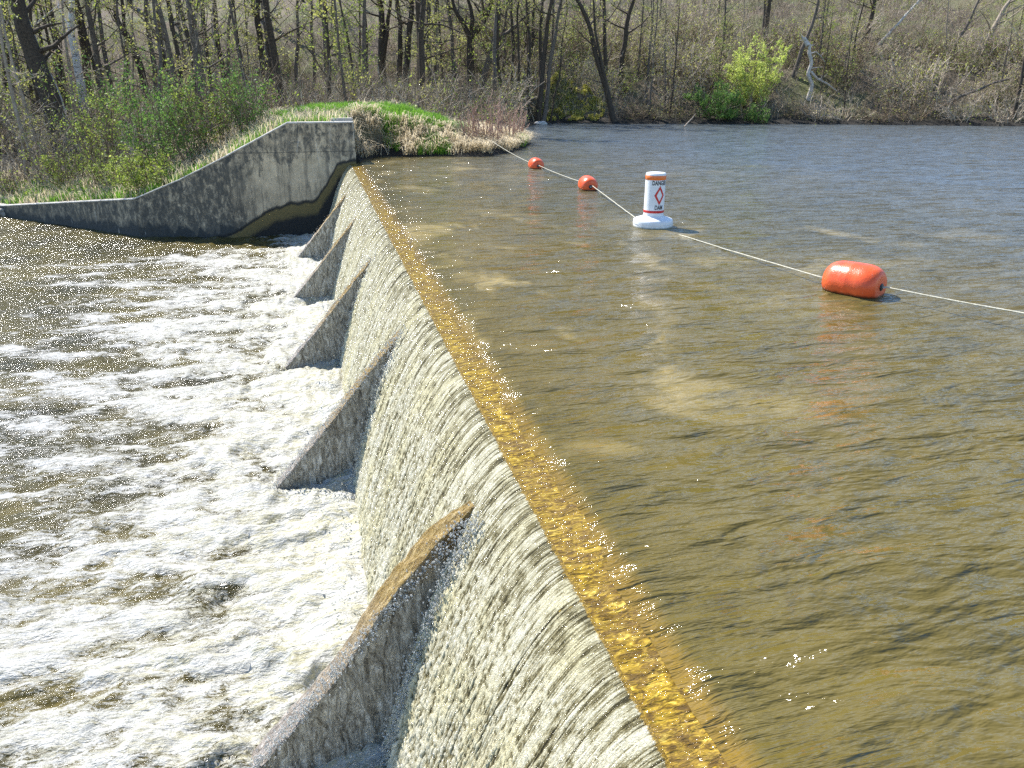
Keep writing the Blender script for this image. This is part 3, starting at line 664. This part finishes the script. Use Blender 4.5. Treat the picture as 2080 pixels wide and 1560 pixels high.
# ------------------------------------------------------------------ trees one can single out, each grown along its own trunk line
def px_path(pts, extra=8.0, z=None):
    """pts: pixels from the base upward; the base meets the ground, the rest stands at the same depth; then the tree goes on upward"""
    b = hit(*pts[0]); P = [b-np.array([0, 0, .3])]+[atdepth(x, y, b) for x, y in pts[1:]]
    P[0] = b+(b-P[1])/np.linalg.norm(b-P[1])*.3
    d = P[-1]-P[-2]; d = d/np.linalg.norm(d); d = d*.6+np.array([0, 0, .5]); d /= np.linalg.norm(d)
    if extra: P += [P[-1]+d*extra*.5+np.array([.2, .1, 0]), P[-1]+d*extra]
    return b, P, np.linalg.norm(b-CAM)
NAMED = [  # name, base->top pixels, base width px, label, bark, kwargs
 ('leaning_tree', [(128, 312), (98, 205), (62, 90), (36, 0)], 36, 'thickest dark leaning trunk at the far left of the wood', BARK_DARK, dict(nbr=12, start=.3)),
 ('pale_tree', [(143, 290), (118, 200), (85, 110), (50, 15)], 11, 'slender pale grey trunk leaning beside the thickest dark trunk', BARK_DEAD, dict(nbr=8, start=.35)),
 ('birch_tree', [(172, 232), (160, 150), (150, 70), (145, 0)], 15, 'white barked birch trunk standing at left in the wood', BIRCH, dict(nbr=9, start=.4)),
 ('dark_tree', [(183, 215), (175, 150), (166, 70), (157, 0)], 16, 'dark trunk standing right behind the white birch', BARK_DARK, dict(nbr=9, start=.4)),
 ('bent_tree', [(300, 215), (283, 130), (262, 80), (240, 40), (236, 0)], 13, 'dark trunk bending left, behind the green shrubs', BARK_DARK, dict(nbr=9, start=.4)),
 ('straight_tree', [(256, 275), (252, 180), (250, 80), (248, 0)], 9, 'thin straight dark trunk rising from the green shrubs', BARK_DARK, dict(nbr=9, start=.4)),
 ('grey_tree', [(322, 215), (314, 130), (303, 60), (296, 0)], 10, 'slim grey trunk leaning slightly left of the green clump', BARK_GREY, dict(nbr=9, start=.4)),
 ('mossy_sapling', [(334, 322), (328, 260), (322, 190), (318, 120), (312, 30)], 9, 'green tinged sapling standing nearest the sloping wall', BARK_GREY, dict(nbr=10, start=.2)),
 ('crooked_tree', [(470, 230), (458, 165), (446, 90), (432, 0)], 13, 'crooked dark trunk above the middle of the sloping wall', BARK_DARK, dict(nbr=9, start=.4)),
 ('upright_tree', [(466, 195), (462, 130), (466, 60), (470, 0)], 8, 'upright slim trunk crossing the crooked dark one', BARK_GREY, dict(nbr=8, start=.4)),
 ('stout_tree', [(538, 210), (532, 130), (527, 60), (522, 0)], 15, 'stout dark trunk behind the upper end of the slope', BARK_DARK, dict(nbr=10, start=.4)),
 ('bleached_sapling', [(530, 165), (535, 110), (545, 55), (562, 0)], 4, 'very thin bleached stem leaning right across the stout trunk', BARK_DEAD, dict(nbr=4, start=.5)),
 ('slim_tree', [(600, 205), (599, 140), (603, 70), (606, 0)], 8, 'slim upright trunk left of the grassy mound', BARK_GREY, dict(nbr=9, start=.35)),
 ('young_tree', [(637, 208), (636, 140), (633, 67), (630, 0)], 7, 'young trunk standing at the top of the grassy mound', BARK_GREY, dict(nbr=10, start=.3, kids=(6, 6))),
 ('twin_trunk_tree', [(778, 180), (776, 110), (774, 50), (769, 0)], 17, 'thick dark double trunk behind the grassy mound', BARK_DARK, dict(nbr=9, start=.4, fork=[(778, 120), (786, 60), (793, 0)])),
 ('forest_tree', [(812, 185), (813, 120), (811, 60), (807, 0)], 12, 'dark trunk right of the thick double trunk', BARK_DARK, dict(nbr=9, start=.4)),
 ('heavy_tree', [(823, 195), (826, 130), (830, 60), (836, 0)], 15, 'heavy dark trunk leaning slightly right of the mound top', BARK_DARK, dict(nbr=9, start=.4)),
 ('pole_tree', [(925, 224), (923, 150), (921, 70), (912, 0)], 9, 'thin pole-like trunk just left of the forked tree', BARK_GREY, dict(nbr=8, start=.4)),
 ('forked_tree', [(958, 222), (955, 150), (957, 76), (980, 40), (1002, 0)], 17, 'large forked tree whose limbs open into a wide Y', BARK_DARK, dict(nbr=12, start=.45, fork=[(957, 80), (940, 45), (925, 20), (917, -10)], fork2=[(957, 78), (962, 40), (952, 0)])),
 ('twisted_tree', [(976, 226), (985, 160), (1002, 90), (1012, 40), (1010, 0)], 14, 'grey trunk leaning right, just right of the forked tree', BARK_GREY, dict(nbr=10, start=.4, fork=[(1000, 95), (1018, 75), (1050, 50), (1078, 25)])),
 ('shore_sapling', [(1041, 222), (1041, 150), (1040, 70), (1040, 0)], 6, 'thin dark sapling behind the reddish shrubs', BARK_DARK, dict(nbr=7, start=.4)),
 ('narrow_tree', [(1053, 235), (1052, 150), (1054, 70), (1055, 0)], 6, 'narrow straight trunk between two saplings behind the point', BARK_DARK, dict(nbr=7, start=.4)),
 ('plain_tree', [(1071, 232), (1073, 150), (1075, 70), (1072, 0)], 8, 'plain dark trunk left of the shoreline pair', BARK_DARK, dict(nbr=8, start=.4)),
 ('shoreline_tree', [(1093, 245), (1102, 160), (1112, 75), (1119, 0)], 12, 'darker left trunk of the pair at the water edge', BARK_DARK, dict(nbr=10, start=.4)),
 ('shoreline_tree', [(1103, 248), (1112, 180), (1122, 110), (1136, 30), (1142, 0)], 9, 'slimmer right trunk of the pair at the water edge', BARK_GREY, dict(nbr=9, start=.4)),
 ('waterside_sapling', [(1118, 246), (1124, 200), (1134, 160), (1140, 100)], 4, 'thin sapling right of the waterside pair of trunks', BARK_DARK, dict(nbr=8, start=.2)),
 ('leaning_forked_tree', [(1247, 246), (1232, 180), (1218, 120), (1196, 50), (1166, -10)], 12, 'tree leaning left over the mossy bank with two dark limbs', BARK_DARK, dict(nbr=12, start=.4, fork=[(1238, 200), (1226, 140), (1212, 70), (1205, 0)])),
 ('hillside_tree', [(1258, 172), (1266, 110), (1276, 50), (1288, 0)], 12, 'dark trunk leaning right above the mossy mound', BARK_DARK, dict(nbr=12, start=.3)),
 ('hill_tree', [(1549, 92), (1557, 50), (1562, 0)], 11, 'dark trunk above the bright yellow green bush', BARK_DARK, dict(nbr=9, start=.4)),
 ('slope_tree', [(1611, 155), (1628, 100), (1650, 50), (1662, 0)], 8, 'grey trunk leaning right behind the broken dead tree', BARK_GREY, dict(nbr=9, start=.3)),
 ('upper_slope_tree', [(1757, 82), (1768, 40), (1776, 0)], 9, 'bluish dark trunk high on the slope at right', BARK_DARK, dict(nbr=9, start=.3)),
 ('pale_leaning_tree', [(1785, 90), (1830, 45), (1868, 0)], 5, 'pale thin trunk leaning strongly right on the slope', BARK_DEAD, dict(nbr=9, start=.3)),
 ('slanting_tree', [(1925, 125), (1948, 80), (1972, 40), (1990, 0)], 6, 'slim slanting trunk near the right edge of the slope', BARK_GREY, dict(nbr=10, start=.2)),
 ('spreading_tree', [(2000, 100), (2015, 60), (2035, 25), (2052, 0)], 9, 'pale sided spreading tree at the upper right corner', BARK_TAN, dict(nbr=14, start=.1)),
 ('left_edge_tree', [(14, 200), (11, 120), (9, 50), (7, 0)], 12, 'dark blurry trunk at the extreme left edge', BARK_DARK, dict(nbr=9, start=.4)),
 ('riverside_sapling', [(55, 368), (40, 260), (20, 165), (6, 80)], 7, 'leaning sapling nearest the lower left corner of the wood', BARK_TAN, dict(nbr=12, start=.15, blen=1.8)),
 ('riverside_sapling', [(86, 345), (62, 260), (40, 190), (22, 130)], 7, 'second leaning sapling at left, just right of the nearest one', BARK_TAN, dict(nbr=12, start=.15, blen=1.8)),
]
for i, (nm, pts, wpx, lb, bark, kw) in enumerate(NAMED):
    kw = dict(kw); ex = (7.5 if wpx > 8 else 4.5) if pts[0][0] < 1500 else 2.6
    b, P, dist = px_path(pts, ex); r0 = wpx*dist/F_PX/2*1.0; r1 = max(r0*.28, .02)
    forks = []
    for key in ('fork', 'fork2'):
        if key in kw:
            fp = [atdepth(x, y, b) for x, y in kw.pop(key)]; d = fp[-1]-fp[-2]; d /= np.linalg.norm(d); fp.append(fp[-1]+d*5); forks.append((fp, r0*.62, r0*.16))
    if forks: kw['forks'] = forks
    kw.setdefault('blen', 3.0); kw.setdefault('kids', (4, 3))
    tw = TWIG_PALE if bark in (BARK_DEAD, BARK_TAN) or i % 4 == 1 else TWIG
    make_tree(nm, b, P, r0, r1, lb, 'tree', 'bare trees of the wood', bark, tw, LEAF_BUD if i % 3 else LEAF, 420, .045, seed=i, **kw)

# broken dead snag leaning over the brush pile
b = hit(1641, 200)
P = [b-np.array([0, 0, .2])]+[atdepth(x, y, b) for x, y in [(1650, 172), (1642, 150), (1650, 128), (1643, 108), (1645, 92), (1633, 76)]]
make_tree('dead_snag', b, P, .14, .085, 'broken dead snag with a bleached white top standing above the brush pile', 'dead tree', None, BARK_DEAD, TWIG_PALE, seed=77,
   nbr=5, blen=.9, start=.3, kids=(2, 2), forks=[([atdepth(x, y, b) for x, y in [(1647, 145), (1660, 160), (1680, 170), (1700, 185)]], .09, .04), ([atdepth(x, y, b) for x, y in [(1643, 110), (1658, 105), (1668, 115), (1675, 125)]], .04, .02), ([atdepth(x, y, b) for x, y in [(1641, 92), (1634, 82), (1628, 74)]], .15, .06)])

# ------------------------------------------------------------------ deeper trees: a few kinds grown once, then copied
protos = []
for k in range(9):
    hgt_ = [13, 14, 12, 13, 9, 10, 8, 11, 12][k]; r0 = [.2, .16, .13, .17, .07, .08, .055, .1, .12][k]
    rg = np.random.default_rng(50+k); lean = rg.normal(0, .06, 2)*hgt_
    path = [(0, 0, -.4), (lean[0]*.3, lean[1]*.3, hgt_*.35), (lean[0]*.6+.2, lean[1]*.6, hgt_*.7), (lean[0], lean[1], hgt_)]
    pr_ = make_tree('woodland_tree', (0, 300, 0), [np.array(p)+np.array([0, 300, 0]) for p in path], r0, .025, 'x', 'tree', 'trees deeper in the wood', [BARK_DARK, BARK_GREY, BARK_DARK, BARK_GREY, BARK_DARK, BARK_TAN, BARK_GREY, BARK_DARK, BARK_GREY][k],
        [TWIG, TWIG, TWIG_PALE][k % 3], [LEAF_BUD, LEAF, LEAF_BUD][k % 3], [700, 1100, 350][k % 3], .055, seed=300+k, nbr=[16, 18, 14, 16, 18, 18, 16, 16, 16][k], blen=[3.2, 3, 2.8, 3.2, 2.0, 2.2, 1.7, 2.6, 2.8][k], start=[.2, .2, .15, .25, .1, .1, .1, .15, .2][k], kids=(4, 3))
    protos.append(pr_)
used = set(); rt = random.Random(11); spots = []
NB = []
def clears(x, y):                # nothing random is planted right in front of a tree or shrub one can single out
    a = math.atan2(x-CAM[0], y); d = math.hypot(x-CAM[0], y)
    for a2, d2, w2 in NB:
        if abs(a-a2)*d < w2 and d < d2+.8: return False
    return True
def tryspot(x, y, md):
    if not clears(x, y): return False
    if any((x-a)**2+(y-b)**2 < md*md for a, b in spots): return False
    if gz(x, y) < (-1.9 if x < 0 else .1): return False
    if x > -1 and shore_d(x, y) < .8: return False
    if x < 0 and y < wl(x)+3: return False
    spots.append((x, y)); return True
def zone_label(x, y, k):
    kind = ['tall', 'tall', 'tall', 'tall', 'slim', 'slim', 'slim', 'medium', 'medium'][k]
    if y > 62: where = 'far back on the wooded hillside' 
    elif x < -9: where = 'in the crowded wood at far left'
    elif x < 0: where = 'in the wood above the sloping wall'
    elif x < 11: where = 'in the wood behind the grassy mound'
    elif x < 22: where = 'on the slope behind the mossy mound'
    else: where = 'on the hillside above the right shore'
    return f'{kind} bare grey brown tree {where}', 'trees '+where
for o_ in list(S.collection.objects):
    if o_.get('category') in ('tree', 'dead tree') and o_.location.y < 200: NB.append((math.atan2(o_.location.x-CAM[0], o_.location.y), math.hypot(o_.location.x-CAM[0], o_.location.y), .55))
NB.append((math.atan2(17.5, 52), 54, 2.2))
n = 0; att = 0
while n < 215 and att < 9000:
    att += 1
    u_ = rt.random()
    ang = radians(rt.uniform(-31, 54)); dd = rt.uniform(36, 62) if n < 90 else rt.uniform(46, 88)
    x = CAM[0]+dd*sin(ang); y = dd*cos(ang)
    if x > 14 and rt.random() < .2: continue
    if not tryspot(x, y, 1.3): continue
    k = rt.randrange(9); lb, gp = zone_label(x, y, k); loc = (x, y, gz(x, y)-.1); sc = rt.uniform(.75, 1.25)*(.55 if x > 19 else 1)
    if k not in used:
        used.add(k); o = protos[k]; o.location = loc; o.rotation_euler[2] = rt.random()*6.28; o['label'] = lb; o['group'] = gp; 
    else: copy_tree(protos[k], loc, rt.random()*6.28, sc, lb, gp)
    n += 1

def shrub_mesh(rg, h, w, ns, nleaf, lsize, up=.25, kids=(5, 4), r=.018, lean=(0, 0), wig=.2):
    limb, twig, tips = Seg(), Seg(), []
    for i in range(ns):
        th = rg.random()*2*pi; q = rg.random()**.6*w*.18; s = rg.uniform(.15, 1)*w/h
        d = np.array([cos(th)*s*.7+lean[0], sin(th)*s*.7+lean[1], 1.0]); d /= np.linalg.norm(d)
        grow(rg, (cos(th)*q, sin(th)*q, -.1), d, h*rg.uniform(.6, 1.0), r, 0, limb, twig, tips, up, wig, kids, .4)
    V, Fc = limb.build(4); V2, F2 = twig.build(3); T_ = np.array(tips)
    lv = None
    if nleaf: C = T_[rg.integers(0, len(T_), nleaf)]+rg.normal(0, .07, (nleaf, 3)); lv = leaves(C, lsize, rg)
    return join([(V, Fc), (V2, F2)]), lv
def make_shrub(name, base, h, w, ns, label, group, stem, leaf=None, nleaf=0, lsize=.04, seed=0, cat='shrub', **kw):
    rg = np.random.default_rng(7000+seed); e = empty(name, tuple(map(float, base)), label, cat, group)
    (V, Fc), lv = shrub_mesh(rg, h, w, ns, nleaf, lsize, **kw); mk('stems', V, Fc, stem, e)
    if lv: mk('foliage', lv[0], lv[1], leaf, e)
    return e
def pxs(px, py): return hit(px, py)
make_shrub('bright_bush', pxs(1528, 215), 4.0, 4.4, 26, 'bright yellow green bush on the far bank, the brightest foliage', None, TWIG, LEAF_BRIGHT, 10000, .06, 1)
make_shrub('green_bush', pxs(1455, 243), 2.6, 3.6, 20, 'low darker green bush hanging over the water left of the bright bush', None, TWIG, LEAF_GREEN, 6500, .055, 2, up=.05)
make_shrub('green_bush', pxs(1540, 248), 1.3, 2.6, 16, 'small green bush at the waterline below the bright bush', None, TWIG, LEAF_GREEN, 1800, .05, 3)
GS = [((205, 372), 3.6, 2.6, LEAF, 1800, 'pale green shrub nearest the left end of the wall'), ((225, 330), 4.2, 3, LEAF_GREEN, 2000, 'tall airy green shrub left of the densest green shrub'),
      ((322, 345), 3.6, 2.2, LEAF_GREEN, 4200, 'densest deep green shrub above the wall slope'), ((300, 385), 1.6, 2.4, LEAF, 2400, 'low yellow green shrub hugging the wall below the deep green one'),
      ((395, 325), 2.8, 2.2, LEAF_GREEN, 1700, 'green shrub right of the densest one above the wall slope'), ((440, 298), 3.0, 2.4, LEAF, 1500, 'airy pale green shrub above the middle of the wall slope'),
      ((505, 268), 2.6, 2.2, LEAF_GREEN, 1700, 'bright green shrub near the top of the sloping wall'), ((140, 372), 1.5, 2.6, LEAF, 1300, 'low sparse shrub near the left end of the wall'),
      ((600, 225), 2.0, 2.2, LEAF, 1100, 'sparse shrub behind the flat top of the wall'), ((250, 382), 1.2, 2.2, LEAF_BRIGHT, 1500, 'small yellow shrub just above the low wall end')]
for i, (p, h, w, lf, nl, lb) in enumerate(GS):
    make_shrub('green_shrub', pxs(*p), h, w, 15, lb, 'green shrubs behind the wall', TWIG, lf, nl, .042, 10+i, r=.014)
# mossy evergreen mound
b = np.array([15.6, 51.2, 0]); rg = np.random.default_rng(9)
e = empty('mossy_mound', (15.6, 51.4, gz(15.6, 51.4)), 'yellow green mossy mound on the far bank at the foot of the leaning tree', 'mound')
n_ = 14000; th = rg.random(n_)*2*pi; q = np.sqrt(rg.random(n_))*2.1; x = 15.6+q*np.cos(th)*1.1; y = 51.4+q*np.sin(th)*.9
z = ground(x, y); clump = fbm(x*2.1, z*3, 3, 4); keep = (clump > -.12) & (z > .15); C = np.stack([x, y, z+rg.random(n_)*.16], 1)[keep]-np.array(e.location)
V, Fc = leaves(C, .055, rg); V[:, 2] -= 0; mk('moss_foliage', V, Fc, LEAF_MOSS, e)
# reddish dogwood on the point
RS = [(1005, 300, 2.0, 1.4), (1030, 292, 1.9, 1.3), (985, 296, 1.6, 1.3), (1045, 284, 1.5, 1.2), (960, 292, 1.3, 1.2)]
RL = ['tallest red stemmed bare shrub at the tip of the grassy point', 'red stemmed shrub just right of the tallest red one', 'reddish shrub just left of the tallest red one', 'red stemmed shrub nearest the water at the right tip of the point', 'leftmost small reddish shrub on the grassy point']
for i, (x, y, h, w) in enumerate(RS):
    make_shrub('red_shrub', pxs(x, y), h, w, 13, RL[i], 'red stemmed shrubs on the point', TWIG_RED, None, 0, .03, 40+i, r=.008, up=.35, wig=.12, kids=(4, 3))
# tangled brush on the far shore
BR = [(1660, 240, 2.0, 3.4, 'grey tangle of dead branches heaped under the broken snag'), (1715, 243, 1.7, 3.6, 'grey brush tangle just right of the snag pile'), (1610, 238, 1.5, 2.4, 'tan brush between the bright bush and the snag pile'),
      (1790, 243, 1.7, 3.6, 'brown bare brush leaning over the water right of the pile'), (1860, 243, 2.0, 3.8, 'bare brush left of the arching limb at the shore'), (1950, 245, 2.3, 4.2, 'pale dead brush under the arching limb'), (2040, 246, 2.6, 4.2, 'pale dead brush at the right edge of the shore'),
      (1340, 240, 1.6, 3.2, 'brown brush on the dark bank right of the leaning tree'), (1290, 240, 1.6, 2.6, 'brown bare shrub beside the leaning tree foot'), (1395, 243, 1.4, 2.6, 'brown twiggy shrub left of the green bush'), (2075, 200, 2.6, 4, 'tall pale brush high at the right edge')]
for i, (x, y, h, w, lb) in enumerate(BR):
    make_shrub('bare_brush', pxs(x, y), h, w, 20, lb, 'bare brush along the far shore', TWIG_PALE if i in (0, 1, 5, 6, 10) else TWIG, LEAF_BUD, 120, .04, 60+i, r=.04 if i in (0, 1, 5, 6) else .022, up=-.08, wig=.38, kids=(6, 5))
# arching dead limb
b = hit(1880, 238); P = [b]+[atdepth(x, y, b) for x, y in [(1915, 215), (1950, 195), (1990, 182), (2020, 168), (2050, 160)]]
make_tree('arching_limb', b, P, .13, .05, 'long dark dead limb arching rightward over the brush at the far shore', 'fallen limb', None, BARK_GREY, TWIG_PALE, seed=91, nbr=9, blen=1.3, start=.4, kids=(4, 4), up=-.1)
# bank-side brush copied over the slopes
bp = []
for k in range(5):
    bp.append(make_shrub('hillside_shrub', (0, 300, 0), [1.6, 2.2, 1.3, 2.6, 1.8][k], [2.2, 2.0, 2.2, 2.4, 2.6][k], 13, 'x', 'g', [TWIG, TWIG_PALE, TWIG, TWIG_PALE, TWIG][k], LEAF_BUD if k % 2 else LEAF, [150, 260, 60, 300, 420][k], .045, 80+k, kids=(6, 5), wig=.3, up=.06))
for px_, py_, w_ in ((1525, 205, 1.7), (1455, 243, 1.6), (1640, 200, 1.6), (1190, 240, 2.2)):
    q_ = hit(px_, py_); NB.append((math.atan2(q_[0]-CAM[0], q_[1]), math.hypot(q_[0]-CAM[0], q_[1]), w_))
usedb = set(); n = 0; att = 0; spots = []
while n < 250 and att < 9000:
    att += 1; ang = radians(rt.uniform(-24, 53)); dd = rt.uniform(31, 68); x = CAM[0]+dd*sin(ang); y = dd*cos(ang)
    if n > 120 and x < 10: continue
    if x > 13 and shore_d(x, y) < 3.2: continue
    if x < 11.5 and y < 33: continue
    if -2 < x < 8 and y < 37: continue
    if x > 0 and shore_d(x, y) < .5: continue
    if x < 0 and y < wl(x)+1.2: continue
    if any((x-a)**2+(y-b)**2 < .8 for a, b in spots) or gz(x, y) < (-2 if x < 0 else .05): continue
    if not clears(x, y) and rt.random() < (.9 if x > 10 else .55): continue
    spots.append((x, y)); k = rt.randrange(5)
    where = 'at far left of the wood' if x < -9 else 'among trunks above the sloping wall' if x < 0 else 'among trunks behind the grassy mound' if x < 11 else 'on the slope near the mossy mound' if x < 22 else 'on the hillside above the right shore'
    lb = ['low', 'tall pale', 'small', 'very tall pale', 'leafy'][k]+' twiggy shrub '+where; gp = 'shrubs '+where
    loc = (x, y, gz(x, y))
    if k not in usedb: usedb.add(k); bp[k].location = loc; bp[k]['label'] = lb; bp[k]['group'] = gp
    else: copy_tree(bp[k], loc, rt.random()*6.28, rt.uniform(.7, 1.4)*(1.0 if n < 150 else 1.25), lb, gp)
    n += 1

# ------------------------------------------------------------------ ground cover nobody could count
def scatter(n, xlo, xhi, ylo, yhi, cond):
    x = rng.uniform(xlo, xhi, n); y = rng.uniform(ylo, yhi, n); z = ground(x, y); k = cond(x, y, z); return np.stack([x[k], y[k], z[k]], 1)
def blades(C, h, w, bend, rg, droop=0.0):
    n = len(C); th = rg.random(n)*2*pi; d = np.stack([np.cos(th), np.sin(th), np.zeros(n)], 1); s = np.stack([-np.sin(th), np.cos(th), np.zeros(n)], 1)
    h = h*rg.uniform(.5, 1.3, (n, 1)); w = w*rg.uniform(.6, 1.3, (n, 1)); up = np.array([[0, 0, 1.0]]); bd = bend*rg.uniform(.2, 1.3, (n, 1))
    p0 = C-up*.03; p1 = C+up*h*.55+d*h*bd*.35; p2 = C+up*h*(1-droop)+d*h*bd
    V = np.stack([p0-s*w, p0+s*w, p1+s*w*.75, p1-s*w*.75, p2+s*w*.12, p2-s*w*.12], 1).reshape(-1, 3)
    i = (np.arange(n)*6)[:, None]; return V, np.concatenate([i+np.array([0, 1, 2, 3]), i+np.array([3, 2, 4, 5])])
onland = lambda x, y, z: (z > np.where(x < .1, -2.1, .04)) & (y > wl(x)+.36)*(x < .16) | ((x >= .16) & (z > .04))
# bright grass on the mound and along the wall
def gcond(x, y, z):
    ok = onland(x, y, z); mnd = 1.3*np.exp(-(((x-1.8)/3.3)**2+((y-30.9)/2.1)**2)); dsh = shore_d(x, y)
    g = mnd+.5*fbm(x*.9, y*.9, 3, 8)-.35*sm((2.2-dsh)/1.5)*(x > .2)
    tip = (np.exp(-((x-3.0)**2+(y-28.4)**2)/.5)+np.exp(-(((x-7.3)/.9)**2+((y-32.0)/1.2)**2)))
    return ok & ((g+.25*pn(x*3, y*3, 2) > .45) | (tip > .45) & (dsh > -.1))
C = scatter(130000, -6, 9, 26.8, 36, gcond); V, Fc = blades(C, .3, .013, .5, rng)
C2 = scatter(60000, -16, 0, 26.8, 40, lambda x, y, z: onland(x, y, z) & (y-wl(x) < 2.6+1.5*pn(x, y, 3)) & (fbm(x*.8, y*.8, 3, 5) > -.12)); V2, F2 = blades(C2, .22, .013, .6, rng)
V, Fc = join([(V, Fc), (V2, F2)]); tag(mk('grass', V, Fc, GRASS), kind='stuff', label='fresh green grass on the mound and along the wall top')
# dry grass flopping down the point, along the wall and in the wood
C = scatter(60000, .1, 9.2, 27.0, 37, lambda x, y, z: onland(x, y, z) & (shore_d(x, y) < 1.5+.22*np.maximum(x-2, 0)) & (fbm(x*2.3, y*2.3, 3, 15) > .0))
V, Fc = blades(C, .58, .012, 1.25, rng, .6); 
C2 = scatter(26000, -17, 0, 26.8, 44, lambda x, y, z: onland(x, y, z) & (y-wl(x) < 4)); V2, F2 = blades(C2, .45, .012, .9, rng, .3)
C3 = scatter(26000, -8, 12, 33, 56, lambda x, y, z: onland(x, y, z) & (fbm(x*.4, y*.4, 3, 19) > -.05)); V3, F3 = blades(C3, .5, .016, .9, rng, .3)
V, Fc = join([(V, Fc), (V2, F2), (V3, F3)]); tag(mk('dry_grass', V, Fc, GRASS_DRY), kind='stuff', label='tan dead grass flopping over the banks')
# thin bare stems standing everywhere in the wood
C = scatter(52000, -30, 52, 27.5, 72, lambda x, y, z: onland(x, y, z) & (np.hypot(x, y) > 30) & ((shore_d(x, y) > .3)) & ~((x > -3) & (x < 7.5) & (y < 34.5)) & (y > wl(x)+1.0*(x < 0)))
rg = np.random.default_rng(77)
def stems(C, h, r, rg):
    n = len(C); A = C.copy(); parts = []; d = np.concatenate([rg.normal(0, .28, (n, 2)), np.ones((n, 1))], 1); hh = h*rg.uniform(.4, 1.4, (n, 1)); rr = r*rg.uniform(.6, 1.3, n)
    for k in range(3):
        B = A+d*hh/3; parts.append(prisms(A, B, rr*(1-.3*k), rr*(1-.3*(k+1)), 3)); A = B
        if k < 2:
            for _ in range(2): parts.append(prisms(A, A+(d+rg.normal(0, .75, (n, 3)))*hh*.22, rr*.6, rr*.3, 3))
        d = d+np.concatenate([rg.normal(0, .25, (n, 2)), np.zeros((n, 1))], 1)
    return join(parts), A
(V, Fc), tips = stems(C[:7000], 1.7, .011, rg); tag(mk('undergrowth', V, Fc, TWIG_PALE), kind='stuff', label='thin bare stems filling the floor of the wood')
(V, Fc), tips2 = stems(C[15000:20000], 2.2, .012, rg); tag(mk('undergrowth', V, Fc, TWIG), kind='stuff', label='dark thin bare stems filling the floor of the wood')
C4 = np.concatenate([C[26000:], C[26000:], tips[:6000]-np.array([[0, 0, .3]])]); C4 = C4+rg.normal(0, .5, C4.shape)*np.array([[1, 1, .3]]); C4[:, 2] = np.maximum(C4[:, 2], ground(C4[:, 0], C4[:, 1]))+np.abs(rg.normal(0, .35, len(C4)))
keep = fbm(C4[:, 0]*.3, C4[:, 1]*.3, 3, 71) > .02; V, Fc = leaves(C4[keep], .06, rg); tag(mk('ground_leaves', V, Fc, LEAF), kind='stuff', label='pale green spring leaves low among the trunks')

# ------------------------------------------------------------------ rocks, stick
def rock(p, r, label, seed, mat):
    import bmesh
    b = bmesh.new(); bmesh.ops.create_icosphere(b, subdivisions=4, radius=1); rgk = np.random.default_rng(seed); k = rgk.random(3)*20
    V = np.array([v.co[:] for v in b.verts]); Fc = np.array([[v.index for v in f.verts] for f in b.faces]); b.free()
    d = 1+.45*fbm(V[:, 0]*1.3+k[0], V[:, 1]*1.3+V[:, 2]+k[1], 4, seed); V = V*d[:, None]*np.array(r)
    o = mk('rock', V, Fc, mat, None, True); o.location = tuple(p); tag(o, label, 'rock', 'rocks along the banks'); return o
ROCKP = simple('rock_pale', (.35, .33, .3), (.6, .58, .54), 3, .85, .02, 12); ROCKG = simple('rock_grey', (.13, .12, .1), (.36, .33, .28), 4, .9, .03, 12)
p = onz(1099, 251, .05); rock(p, (.38, .25, .16), 'pale flat rock at the foot of the waterside pair of trunks', 1, ROCKP)
p = onz(1072, 250, .05); rock(p, (.25, .2, .14), 'small pale rock left of the waterside pair of trunks', 2, ROCKP)
for i, (x, y, r) in enumerate([(8, 432, .45), (14, 408, .34), (4, 385, .4)]):
    p = hit(x, y); rock(p, (r, r*.8, r*.5), ['largest grey rock at the end of the low wall', 'grey rock just above the largest one at the left edge', 'uppermost grey rock on the bank at the left edge'][i], 5+i, ROCKG)
a = onz(1390, 258, .0)
sk = mk('stick', *tube(np.array([a, a+np.array([.35, .3, .22]), a+np.array([.75, .5, .5]), a+np.array([.95, .6, .72])]), [.045, .04, .03, .015], 7), BARK_TAN, None, True); tag(sk, 'short tan stick poking up out of the water near the far bank', 'stick')
tw_ = np.array([(.2, 12.0, -.05), (.19, 12.02, .06), (.24, 12.08, .16), (.2, 12.1, .26)]); sk = mk('twig', *tube(tw_, [.006, .005, .004, .002], 5), BARK_TAN, None, True); tag(sk, 'small twig caught upright on the dam crest', 'twig')
